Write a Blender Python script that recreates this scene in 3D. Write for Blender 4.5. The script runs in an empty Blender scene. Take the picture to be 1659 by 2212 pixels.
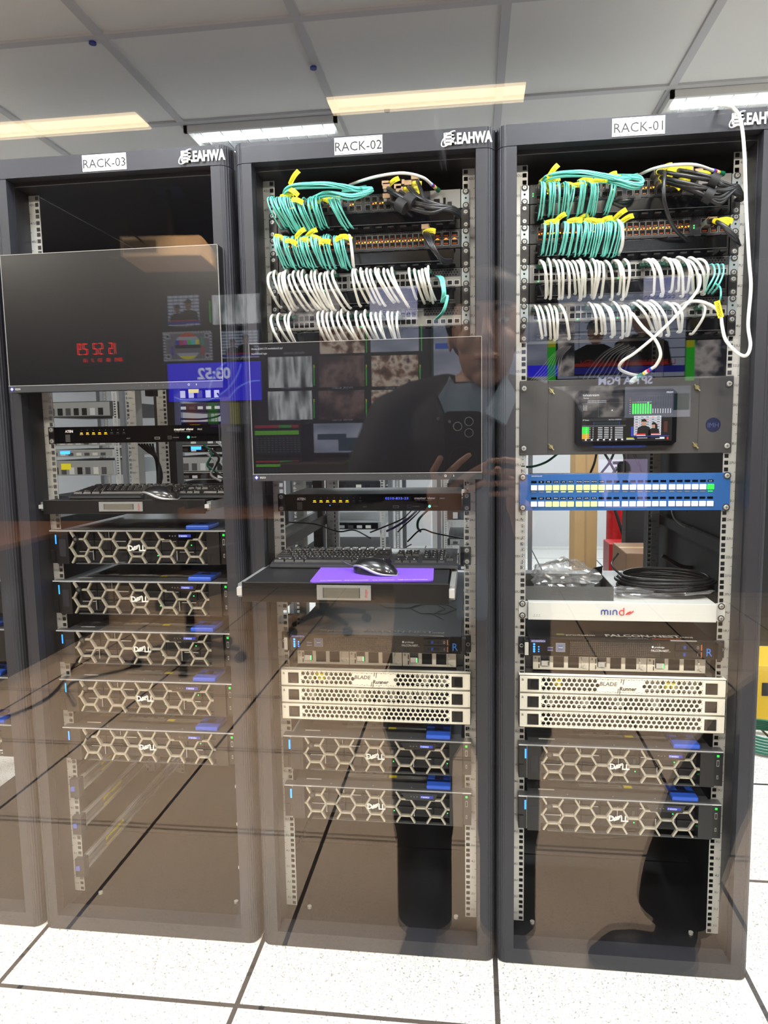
import bpy, bmesh, math, random
from mathutils import Vector, Matrix
R = random.Random(7)
scene = bpy.context.scene
COL = scene.collection
PI = math.pi

# ------------------------------------------------------------------ camera
CP = Vector((-0.0528, -1.6526, 1.3116)); YAW, PIT, ROL, FPX = .1255, .109, -.0161, 1530.64
_f = Vector((-math.sin(YAW) * math.cos(PIT), math.cos(YAW) * math.cos(PIT), -math.sin(PIT)))
_r = Vector((math.cos(YAW), math.sin(YAW), 0)); _u = _r.cross(_f)
CR = _r * math.cos(ROL) + _u * math.sin(ROL); CU = _u * math.cos(ROL) - _r * math.sin(ROL); CF = _f
cam = bpy.data.cameras.new('camera'); camo = bpy.data.objects.new('camera', cam); COL.objects.link(camo)
cam.sensor_fit = 'HORIZONTAL'; cam.sensor_width = 36; cam.lens = FPX * 36 / 1659; cam.clip_start = .003; cam.clip_end = 60
M4 = Matrix((CR, CU, -CF)).transposed().to_4x4(); M4.translation = CP
camo.matrix_world = M4
scene.camera = camo
scene.view_settings.view_transform = 'Standard'; scene.view_settings.look = 'None'
scene.view_settings.gamma = 1; scene.view_settings.use_curve_mapping = False
scene.view_settings.exposure = 0.28

# world: faint ambient only, both rooms are closed
w = bpy.data.worlds.new('world'); scene.world = w; w.use_nodes = True
w.node_tree.nodes['Background'].inputs[0].default_value = (.5, .55, .65, 1)
w.node_tree.nodes['Background'].inputs[1].default_value = .15

YG = -.93          # glass partition (front face towards the control room is YG - .006)
def area(name, loc, sx, sy, power, col, rot=(0, 0, 0)):
    l = bpy.data.lights.new(name, 'AREA'); l.shape = 'RECTANGLE'; l.size = sx; l.size_y = sy
    l.energy = power; l.color = col; o = bpy.data.objects.new(name, l); COL.objects.link(o)
    o.location = loc; o.rotation_euler = rot
    return o
COOL = (.93, .97, 1.0); WARM = (1.0, .68, .40)
# server room ceiling lights (the troffers' own light)
for i, (x, y, p) in enumerate([(-.84, 1.40, 22), (.96, 1.40, 22), (-.84, -.42, 20), (.36, -.42, 20), (1.56, -.42, 17),
                               (-2.04, -.42, 17), (-.84, 3.2, 34), (.96, 3.2, 34), (.96, 5.0, 34), (-2.3, 3.2, 26), (1.9, 1.4, 26)]):
    area('ceiling_lamp', (x, y, 2.475), .5, .5, p, COOL)
# control room: unseen fill lamps added overhead to brighten the floor, plus small downlights further in
for x, p in [(-2.7, 58), (-1.3, 58), (.5, 58), (1.9, 50)]:
    area('unseen_fill_lamp', (x, -1.97, 2.57), .5, .25, p, (1, .88, .74))
def spot(loc, p, col):
    l = bpy.data.lights.new('downlight', 'SPOT'); l.energy = p; l.color = col; l.shadow_soft_size = .035; l.spot_size = 2.2; l.spot_blend = .6
    o = bpy.data.objects.new('downlight', l); COL.objects.link(o); o.location = loc
for x, y, z, p in [(-2.55, -5.09, 2.575, 200), (-1.2, -3.62, 2.575, 260), (.6, -4.0, 2.575, 160), (-2.9, -3.6, 2.575, 220)]: spot((x, y, z), p, WARM)

# ------------------------------------------------------------------ helpers
def lin(c):
    return tuple(((v / 255) / 12.92 if v / 255 <= .04045 else ((v / 255 + .055) / 1.055) ** 2.4) for v in c) + (1,)
MATS = {}
def mat(name, c, rough=.5, metal=0., em=0., bump=0., bscale=400, var=0., vscale=60, coat=0., alpha=1., ecol=None):
    if name in MATS: return MATS[name]
    m = bpy.data.materials.new(name); m.use_nodes = True; nt = m.node_tree; b = nt.nodes['Principled BSDF']
    b.inputs['Base Color'].default_value = lin(c); b.inputs['Roughness'].default_value = rough
    b.inputs['Metallic'].default_value = metal; b.inputs['Coat Weight'].default_value = coat
    b.inputs['Alpha'].default_value = alpha
    if em: b.inputs['Emission Color'].default_value = lin(ecol or c); b.inputs['Emission Strength'].default_value = em
    tc = nt.nodes.new('ShaderNodeTexCoord')
    if var:
        n = nt.nodes.new('ShaderNodeTexNoise'); n.inputs['Scale'].default_value = vscale; n.inputs['Detail'].default_value = 4
        nt.links.new(tc.outputs['Object'], n.inputs['Vector'])
        mx = nt.nodes.new('ShaderNodeMix'); mx.data_type = 'RGBA'
        mx.inputs[6].default_value = tuple(v * (1 - var) for v in lin(c)[:3]) + (1,)
        mx.inputs[7].default_value = tuple(min(1, v * (1 + var)) for v in lin(c)[:3]) + (1,)
        nt.links.new(n.outputs['Fac'], mx.inputs[0]); nt.links.new(mx.outputs[2], b.inputs['Base Color'])
    if bump:
        n = nt.nodes.new('ShaderNodeTexNoise'); n.inputs['Scale'].default_value = bscale; n.inputs['Detail'].default_value = 3
        nt.links.new(tc.outputs['Object'], n.inputs['Vector'])
        bp = nt.nodes.new('ShaderNodeBump'); bp.inputs['Strength'].default_value = bump; bp.inputs['Distance'].default_value = .001
        nt.links.new(n.outputs['Fac'], bp.inputs['Height']); nt.links.new(bp.outputs[0], b.inputs['Normal'])
    MATS[name] = m; return m
def emit(name, c, s=1.0): return mat(name, (0, 0, 0), .4, 0, s, ecol=c)
def picmat(name, cols, scale=9, s=1.0, stretch=(1, 1, 1)):
    """a blurry picture on a screen: noise bands through a colour ramp, emitted by the screen"""
    if name in MATS: return MATS[name]
    m = bpy.data.materials.new(name); m.use_nodes = True; nt = m.node_tree; b = nt.nodes['Principled BSDF']
    b.inputs['Base Color'].default_value = (0.01, .01, .01, 1); b.inputs['Roughness'].default_value = .35
    tc = nt.nodes.new('ShaderNodeTexCoord'); mp = nt.nodes.new('ShaderNodeMapping'); mp.inputs['Scale'].default_value = stretch
    n = nt.nodes.new('ShaderNodeTexNoise'); n.inputs['Scale'].default_value = scale; n.inputs['Detail'].default_value = 5
    r = nt.nodes.new('ShaderNodeValToRGB'); e = r.color_ramp.elements
    e[0].position = .32; e[0].color = lin(cols[0]); e[1].position = .68; e[1].color = lin(cols[-1])
    for i, c in enumerate(cols[1:-1]): k = e.new(.32 + .36 * (i + 1) / (len(cols) - 1)); k.color = lin(c)
    nt.links.new(tc.outputs['Object'], mp.inputs[0]); nt.links.new(mp.outputs[0], n.inputs['Vector'])
    nt.links.new(n.outputs['Fac'], r.inputs[0]); nt.links.new(r.outputs[0], b.inputs['Emission Color'])
    b.inputs['Emission Strength'].default_value = s
    MATS[name] = m; return m

def cr(pts, k=6):
    """Catmull-Rom through the points"""
    p = [Vector(q) for q in pts]
    if len(p) < 3: return p
    p = [p[0] * 2 - p[1]] + p + [p[-1] * 2 - p[-2]]; out = []
    for i in range(1, len(p) - 2):
        for j in range(k):
            t = j / k; a, b, c, d = p[i - 1:i + 3]
            out.append(.5 * ((2 * b) + (c - a) * t + (2 * a - 5 * b + 4 * c - d) * t * t + (3 * b - a - 3 * c + d) * t ** 3))
    out.append(p[-2]); return out
_tx = {}
def textmesh(s):
    if s in _tx: return _tx[s]
    bold = s.startswith('*'); key = s; s = s.lstrip('*')
    cu = bpy.data.curves.new('t', 'FONT'); cu.body = s; cu.size = 1; cu.resolution_u = 2; cu.offset = .03 if bold else 0
    o = bpy.data.objects.new('t', cu); COL.objects.link(o)
    me = bpy.data.meshes.new_from_object(o.evaluated_get(bpy.context.evaluated_depsgraph_get()))
    vs = [(v.co.x, v.co.y) for v in me.vertices]; fs = [tuple(p.vertices) for p in me.polygons]
    bpy.data.meshes.remove(me); bpy.data.objects.remove(o); bpy.data.curves.remove(cu)
    x0 = min(v[0] for v in vs); x1 = max(v[0] for v in vs); y0 = min(v[1] for v in vs); y1 = max(v[1] for v in vs)
    _tx[key] = (vs, fs, x0, x1, y0, y1); return _tx[key]
class MB:
    def __init__(s): s.v = []; s.f = []; s.m = []; s.s = []; s.mats = []
    def mi(s, m):
        if m not in s.mats: s.mats.append(m)
        return s.mats.index(m)
    def add(s, vs, fs, m, smooth=False):
        k = len(s.v); s.v += [tuple(q) for q in vs]; i = s.mi(m)
        for f in fs: s.f.append([k + a for a in f]); s.m.append(i); s.s.append(smooth)
        return s
    def box(s, x0, x1, y0, y1, z0, z1, m):
        return s.add([(x0, y0, z0), (x1, y0, z0), (x1, y1, z0), (x0, y1, z0), (x0, y0, z1), (x1, y0, z1), (x1, y1, z1), (x0, y1, z1)],
                     [(0, 3, 2, 1), (4, 5, 6, 7), (0, 1, 5, 4), (1, 2, 6, 5), (2, 3, 7, 6), (3, 0, 4, 7)], m)
    def bb(s, c, d, m): return s.box(c[0] - d[0] / 2, c[0] + d[0] / 2, c[1] - d[1] / 2, c[1] + d[1] / 2, c[2] - d[2] / 2, c[2] + d[2] / 2, m)
    def prism(s, poly, a0, a1, m, ax='y', smooth=False):
        """2-D polygon extruded along an axis; poly in (x,z) for y, (x,y) for z, (y,z) for x"""
        n = len(poly)
        g = {'y': lambda p, a: (p[0], a, p[1]), 'z': lambda p, a: (p[0], p[1], a), 'x': lambda p, a: (a, p[0], p[1])}[ax]
        vs = [g(p, a0) for p in poly] + [g(p, a1) for p in poly]
        s.add(vs, [tuple(range(n))[::-1], tuple(range(n, 2 * n))], m)
        k = len(s.v) - 2 * n; i = s.mi(m)
        for j in range(n):
            s.f.append([k + j, k + (j + 1) % n, k + n + (j + 1) % n, k + n + j]); s.m.append(i); s.s.append(smooth)
        return s
    def tube(s, path, r, m, n=8, cap=True):
        P = [Vector(p) for p in path]; rr = r if hasattr(r, '__len__') else [r] * len(P)
        t = (P[1] - P[0]).normalized(); up = Vector((0, 0, 1)) if abs(t.z) < .9 else Vector((1, 0, 0))
        a = t.cross(up).normalized(); vs = []
        for i, p in enumerate(P):
            t = (P[min(i + 1, len(P) - 1)] - P[max(i - 1, 0)])
            if t.length < 1e-9: t = Vector((0, 0, 1))
            t.normalize(); a = (a - t * a.dot(t)).normalized(); b = t.cross(a)
            for j in range(n):
                th = 2 * PI * j / n; vs.append(p + (a * math.cos(th) + b * math.sin(th)) * rr[i])
        fs = [(i * n + j, i * n + (j + 1) % n, (i + 1) * n + (j + 1) % n, (i + 1) * n + j) for i in range(len(P) - 1) for j in range(n)]
        s.add(vs, fs, m, True)
        if cap: s.add(vs[:n], [tuple(range(n))[::-1]], m); s.add(vs[-n:], [tuple(range(n))], m)
        return s
    def cyl(s, p0, p1, r, m, n=16, r1=None): return s.tube([p0, p1], [r, r if r1 is None else r1], m, n)
    def ball(s, c, r, m, seg=12, ring=8, mtx=None):
        if not hasattr(r, '__len__'): r = (r, r, r)
        vs = []; fs = []
        for i in range(ring + 1):
            th = PI * i / ring
            for j in range(seg):
                ph = 2 * PI * j / seg
                q = Vector((r[0] * math.sin(th) * math.cos(ph), r[1] * math.sin(th) * math.sin(ph), r[2] * math.cos(th)))
                if mtx: q = mtx @ q
                vs.append(Vector(c) + q)
        for i in range(ring):
            for j in range(seg): fs.append((i * seg + j, i * seg + (j + 1) % seg, (i + 1) * seg + (j + 1) % seg, (i + 1) * seg + j))
        return s.add(vs, fs, m, True)
    def quad(s, x0, x1, z0, z1, y, m): return s.add([(x0, y, z0), (x1, y, z0), (x1, y, z1), (x0, y, z1)], [(0, 1, 2, 3)], m)
    def quadr(s, x0, x1, z0, z1, y, m): return s.quad(x0, x1, z0, z1, y, m)
    def text(s, t, o, h, m, al='l', u=(1, 0, 0), v=(0, 0, 1), sx=1., shear=0.):
        """flat lettering: h = letter height, o = anchor"""
        vs, fs, x0, x1, y0, y1 = textmesh(t); k = h / .73
        off = {'l': x0, 'c': (x0 + x1) / 2, 'r': x1}[al]; o = Vector(o); u = Vector(u); v = Vector(v)
        return s.add([o + u * ((a - off + b * shear) * k * sx) + v * (b * k) for a, b in vs], fs, m)
    def build(s, name, parent=None, bevel=0, loc=None, label=None, rot=None):
        me = bpy.data.meshes.new(name); me.from_pydata(s.v, [], s.f)
        for m in s.mats: me.materials.append(m)
        me.polygons.foreach_set('material_index', s.m); me.polygons.foreach_set('use_smooth', s.s); me.update()
        o = bpy.data.objects.new(name, me); COL.objects.link(o)
        if parent: o.parent = parent
        if loc: o.location = loc
        if rot: o.rotation_euler = rot
        if bevel:
            b = o.modifiers.new('bevel', 'BEVEL'); b.width = bevel; b.segments = 2; b.limit_method = 'ANGLE'
        if label: o['label'] = label
        return o
def tag(o, label, cat, group=None):
    o['label'] = label; o['category'] = cat
    if group: o['group'] = group
    return o
def thing(name, label, cat, loc=(0, 0, 0), rz=0, group=None):
    o = bpy.data.objects.new(name, None); COL.objects.link(o); o.location = loc; o.rotation_euler = (0, 0, rz)
    o.empty_display_size = .05
    return tag(o, label, cat, group)
def struct(o): o['kind'] = 'structure'; return o
KIDS = {}
def dup(o, loc=None, rz=None, label=None, group=None, parent=None):
    c = o.copy(); COL.objects.link(c)
    if parent: c.parent = parent
    if loc: c.location = loc
    if rz is not None: c.rotation_euler = (0, 0, rz)
    if label: c['label'] = label
    if group: c['group'] = group
    for ch in list(o.children): dup(ch, parent=c)
    return c
def ray(u, v): return CF + CR * ((u - 829.5) / FPX) + CU * ((1106 - v) / FPX)
def aty(u, v, Y): d = ray(u, v); return CP + d * ((Y - CP.y) / d.y)
def atz(u, v, Z): d = ray(u, v); return CP + d * ((Z - CP.z) / d.z)
def mir(p): return Vector((p[0], 2 * YG - p[1], p[2]))    # where a thing seen in the glass really stands
def my(Yv): return 2 * YG - Yv
U = .04445; ZR = .0334; YR = .084
def zu(n): return ZR + n * U
RX = {1: .300, 2: -.300, 3: -.908, 4: -1.512}

# ------------------------------------------------------------------ materials
BLK = mat('black_powder_coat', (34, 34, 40), .45, .1, bump=.25, bscale=900)
BLKI = mat('black_interior_steel', (22, 22, 27), .5, .1)
FRAME = mat('rack_frame_coat', (52, 53, 60), .38, .25, bump=.35, bscale=1200)
BLKP = mat('black_plastic', (18, 18, 20), .35, 0)
BLKG = mat('black_gloss', (6, 6, 9), .12, 0)
RUB = mat('black_rubber', (16, 16, 18), .6)
ZINC = mat('zinc_steel', (158, 160, 160), .35, .5, var=.12, vscale=20)
RAILM = mat('rail_steel', (196, 196, 192), .42, .35, var=.05)
CHR = mat('bright_screw', (222, 222, 216), .28, .5)
DK = mat('dark_hole', (4, 4, 5), .8)
GREY = mat('grey_faceplate', (150, 150, 148), .45, .3)
GREYD = mat('dark_grey_faceplate', (70, 71, 73), .45, .3)
CREAM = mat('cream_paint', (232, 228, 214), .45)
WHITE = mat('white_print', (235, 235, 235), .5)
WCAB = mat('white_cable_jacket', (226, 226, 220), .4, var=.04)
AQUA = mat('aqua_cable_jacket', (112, 208, 196), .4)
BCAB = mat('black_cable_jacket', (28, 28, 31), .38)
GCAB = mat('green_cable_jacket', (30, 110, 85), .4)
YEL = mat('yellow_tag', (238, 222, 30), .5)
TAN = mat('tan_pull_tab', (176, 142, 108), .5)
ORG = emit('orange_led', (255, 120, 20), 3.5)
ORGD = mat('painted_port_glint', (120, 62, 34), .3, .6, .22, ecol=(220, 90, 20))  # orange glimmer inside the ports, painted on as a faintly glowing bar
COP = mat('copper_contact', (96, 66, 46), .3, .6)
GRN = emit('green_led', (60, 255, 90), 4)
YLED = emit('yellow_led', (255, 190, 40), 3)
BLED = emit('blue_led', (40, 110, 255), 5)
BLUEH = mat('blue_latch_plastic', (48, 92, 205), .35)
CHAMP = mat('champagne_metal', (172, 166, 152), .35, .5)
SILV = mat('silver_edge', (214, 216, 217), .3, .45)
STICK = mat('paper_sticker', (196, 194, 188), .6)
STICKG = mat('grey_sticker', (130, 131, 130), .6)
RED = mat('red_print', (190, 30, 30), .5)
BLUEP = mat('blue_print', (30, 60, 150), .5)
INK = mat('black_ink', (25, 25, 28), .5)
LID = mat('server_lid_steel', (104, 106, 110), .4, .6, var=.08, vscale=12)
# ------------------------------------------------------------------ setting
def floor_mat(name, base, fleck, seam, ox, oy, seamw=.006):
    m = bpy.data.materials.new(name); m.use_nodes = True; nt = m.node_tree; b = nt.nodes['Principled BSDF']; N = nt.nodes.new; L = nt.links.new
    tc = N('ShaderNodeTexCoord'); b.inputs['Roughness'].default_value = .5; b.inputs['Specular IOR Level'].default_value = .3
    def math_(op, a, c=None, d=None):
        k = N('ShaderNodeMath'); k.operation = op
        for i, q in enumerate((a, c, d)):
            if q is None: continue
            if hasattr(q, 'links'): L(q, k.inputs[i])
            else: k.inputs[i].default_value = q
        return k.outputs[0]
    n1 = N('ShaderNodeTexNoise'); n1.inputs['Scale'].default_value = 95; n1.inputs['Detail'].default_value = 1.5; n1.inputs['Distortion'].default_value = .6
    L(tc.outputs['Object'], n1.inputs['Vector'])
    n2 = N('ShaderNodeTexNoise'); n2.inputs['Scale'].default_value = 190; n2.inputs['Detail'].default_value = 0
    L(tc.outputs['Object'], n2.inputs['Vector'])
    c1 = math_('LESS_THAN', math_('ABSOLUTE', math_('SUBTRACT', n1.outputs['Fac'], .5)), .024)
    c2 = math_('GREATER_THAN', n2.outputs['Fac'], .52)
    fl = math_('MULTIPLY', c1, c2)
    sp = N('ShaderNodeSeparateXYZ'); L(tc.outputs['Object'], sp.inputs[0])
    def seam_(o, off):
        a = math_('FRACT', math_('ADD', math_('DIVIDE', math_('SUBTRACT', o, off), .6), 100.5))
        return math_('LESS_THAN', math_('ABSOLUTE', math_('SUBTRACT', a, .5)), seamw / .6)
    s_ = math_('MAXIMUM', seam_(sp.outputs[0], ox), seam_(sp.outputs[1], oy))
    m1 = N('ShaderNodeMix'); m1.data_type = 'RGBA'; m1.inputs[6].default_value = lin(base); m1.inputs[7].default_value = lin(fleck)
    L(math_('MULTIPLY', fl, .75), m1.inputs[0])
    m2 = N('ShaderNodeMix'); m2.data_type = 'RGBA'; m2.inputs[7].default_value = lin(seam)
    L(m1.outputs[2], m2.inputs[6]); L(s_, m2.inputs[0]); L(m2.outputs[2], b.inputs['Base Color'])
    return m
def slab(name, x0, x1, y0, y1, z0, z1, m):
    return struct(MB().box(x0, x1, y0, y1, z0, z1, m).build(name))
FS = floor_mat('white_speckled_access_floor', (226, 226, 222), (92, 92, 90), (45, 45, 48), 0, -.2)
FC = floor_mat('warm_tinted_access_floor', (190, 178, 166), (96, 86, 80), (30, 24, 22), -1.14, my(.51))  # same floor tiles, with the warm lamplight tinted into their base colour
XL, XR, YB, YF, ZC = -4.4, 3.6, -6.12, 6.6, 2.51
slab('floor', XL, XR, YG, YF, -.05, 0, FS)
slab('floor_control_room', XL, XR, YB, YG, -.05, 0, FC)
TILE = mat('ceiling_tile', (240, 240, 238), .7, .0, bump=.2, bscale=600)
slab('ceiling', XL, XR, YG, YF, ZC + .004, ZC + .05, TILE)
slab('ceiling_control_room', XL, XR, YB, YG, 2.60, 2.65, mat('dark_ceiling_paint', (30, 30, 34), .8))
WL = mat('pale_wall_paint', (205, 206, 208), .7, var=.03, vscale=3)
WD = mat('dark_wall_panel', (48, 44, 46), .6, var=.05, vscale=3)
slab('wall_server_back', XL, XR, YF, YF + .1, 0, 2.6, WL)
slab('wall_server_left', XL - .1, XL, YG, YF, 0, 2.6, WL)
slab('wall_server_right', XR, XR + .1, YG, YF, 0, 2.6, WL)
slab('wall_control_back', XL, XR, YB - .1, YB, 0, 2.65, WD)
slab('wall_control_left', XL - .1, XL, YB, YG, 0, 2.65, WD)
slab('wall_control_right', XR, XR + .1, YB, YG, 0, 2.65, WD)
# ceiling grid
g = MB(); GB = mat('ceiling_grid_bar', (205, 205, 208), .5, 0); GX, GY = .045, .49
for i in range(-7, 7):
    x = GX + .6 * i
    if XL < x < XR: g.box(x - .014, x + .014, YG + .01, YF, ZC - .004, ZC + .004, GB)
for j in range(-2, 11):
    y = GY + .6 * j
    if YG + .02 < y < YF: g.box(XL, XR, y - .014, y + .014, ZC - .0045, ZC + .004, GB)
struct(g.build('trim_1'))
# glass partition: a real 12 mm pane with slightly reflective coating and a few smears
def glass_mat():
    m = bpy.data.materials.new('partition_glass'); m.use_nodes = True; nt = m.node_tree; nt.nodes.clear(); N = nt.nodes.new; L = nt.links.new
    out = N('ShaderNodeOutputMaterial'); tr = N('ShaderNodeBsdfTransparent'); gl = N('ShaderNodeBsdfGlossy'); gl.inputs['Roughness'].default_value = 0
    tr.inputs[0].default_value = (.975, .985, .985, 1)
    mx = N('ShaderNodeMixShader'); ge = N('ShaderNodeNewGeometry'); dt = N('ShaderNodeVectorMath'); dt.operation = 'DOT_PRODUCT'
    L(ge.outputs['Incoming'], dt.inputs[0]); L(ge.outputs['Normal'], dt.inputs[1])
    def mt(op, a, b=None):
        k = N('ShaderNodeMath'); k.operation = op
        for i, q in enumerate((a, b)):
            if q is None: continue
            if hasattr(q, 'links'): L(q, k.inputs[i])
            else: k.inputs[i].default_value = q
        return k.outputs[0]
    c = mt('ABSOLUTE', dt.outputs['Value']); f = mt('ADD', mt('MULTIPLY', mt('POWER', mt('SUBTRACT', 1.0, c), 5.0), 1 - F0), F0)
    L(f, mx.inputs[0]); L(tr.outputs[0], mx.inputs[1]); L(gl.outputs[0], mx.inputs[2])
    # smears
    tc = N('ShaderNodeTexCoord'); mp = N('ShaderNodeMapping'); mp.inputs['Scale'].default_value = (9, 1, 2.2)
    n1 = N('ShaderNodeTexNoise'); n1.inputs['Scale'].default_value = 1.6; n1.inputs['Detail'].default_value = 7; n1.inputs['Roughness'].default_value = .65; n1.inputs['Distortion'].default_value = .8
    n2 = N('ShaderNodeTexNoise'); n2.inputs['Scale'].default_value = 3.; L(tc.outputs['Object'], n2.inputs['Vector'])
    L(tc.outputs['Object'], mp.inputs[0]); L(mp.outputs[0], n1.inputs['Vector'])
    s = mt('MULTIPLY', mt('MULTIPLY', mt('MAXIMUM', mt('SUBTRACT', n1.outputs['Fac'], .60), 0.0), 1.1), mt('MAXIMUM', mt('MULTIPLY', mt('SUBTRACT', n2.outputs['Fac'], .47), 4.0), 0.0))
    df = N('ShaderNodeBsdfTranslucent'); df.inputs[0].default_value = (.9, .92, 1, 1); m2 = N('ShaderNodeMixShader')
    L(s, m2.inputs[0]); L(mx.outputs[0], m2.inputs[1]); L(df.outputs[0], m2.inputs[2]); L(m2.outputs[0], out.inputs[0])
    return m
F0 = .07
struct(MB().box(XL + .01, XR - .01, YG - .006, YG + .006, .002, 2.50, glass_mat()).build('window_1'))
# blue grid pins
for k, (u, v) in enumerate([(200, 92), (677, 146), (836, 238)]):
    p = atz(u, v, ZC - .006)
    tag(MB().cyl((0, 0, 0), (0, 0, -.006), .011, mat('blue_pin', (45, 60, 150), .4)).build('ceiling_pin', loc=(p.x, p.y, ZC - .0046)),
        ['small blue pin on the ceiling grid, the leftmost of three', 'small blue pin on the ceiling grid above the second rack', 'small blue pin on the ceiling grid beside the warm lamp reflection'][k], 'pin')
# fluorescent troffers
TUBE = emit('fluorescent_tube', (240, 246, 255), 9); LOUV = mat('troffer_louvre', (235, 238, 240), .2, .7); TRW = mat('troffer_white', (235, 235, 230), .5)
def troffer(x, y, label):
    t = thing('ceiling_light', label, 'ceiling light', (x, y, ZC - .03))
    f = MB()
    for a in (-1, 1):
        f.box(a * .293 - .007, a * .293 + .007, -.3, .3, 0, .025, TRW); f.box(-.3, .3, a * .293 - .007, a * .293 + .007, 0, .025, TRW)
    f.box(-.29, .29, -.29, .29, .024, .026, TRW).build('frame', t)
    for yy in (-.19, 0, .19):
        MB().cyl((-.27, yy, .013), (.27, yy, .013), .009, TUBE, 10).build('tube', t)
    l = MB()
    for yy in (-.1, .1): l.prism([(yy - .02, .02), (yy + .02, .02), (yy + .003, 0), (yy - .003, 0)], -.28, .28, LOUV, 'x')
    for i in range(7):
        xx = -.24 + i * .08; l.box(xx - .0015, xx + .0015, -.28, .28, .001, .012, LOUV)
    l.build('louvre', t)
    return t
troffer(-.855, 1.405, 'square fluorescent troffer above and behind the second and third rack')
troffer(.945, 1.405, 'square fluorescent troffer at the top right above the first rack')

# ------------------------------------------------------------------ rack cabinets
H = 1.98
def rail_mb(side):
    """19 inch rail, front flange with square holes; side -1 left, +1 right (x measured from the rack centre)"""
    m = MB(); a, b, c, d = .2253, .2278, .2373, .262
    def X(p, q): return (p, q) if side > 0 else (-q, -p)
    z0, z1 = zu(.5), zu(42.5)
    for p, q in ((a, b), (c, d)): x = X(p, q); m.box(x[0], x[1], 0, .002, z0, z1, RAILM)
    x = X(b, c); e = z0
    for n in range(1, 43):
        base = zu(n - .5)
        for h in (.00635, .02223, .0381):
            m.box(x[0], x[1], 0, .002, e, base + h - .0048, RAILM); e = base + h + .0048
    m.box(x[0], x[1], 0, .002, e, z1, RAILM)
    x = X(.260, .262); m.box(x[0], x[1], .002, .05, z0, z1, RAILM)
    for n in range(1, 43):
        m.text('%dU' % n, (side * .2455 if side > 0 else -.2455, -.0004, zu(n) - .003), .006, INK, 'c')
        xx = X(.2500, .2600); m.box(xx[0], xx[1], -.0004, 0, zu(n - .5) - .0004, zu(n - .5) + .0004, INK)
    return m
def col_profile(w=.046):
    """outer corner at x=0, runs inward to x=w; rounded ribbed outside"""
    pts = [(w, 0), (.024, 0)]
    n = 14
    for i in range(n + 1):
        th = PI / 2 * i / n; r = 1.0 if i % 2 == 0 else .965
        pts.append((.024 - .0225 * math.sin(th) * r, .036 - .036 * math.cos(th) * r))
    pts += [(.0015, .06), (w, .06)]
    return pts
EM = mat('white_enamel_lettering', (240, 240, 240), .4)
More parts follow.
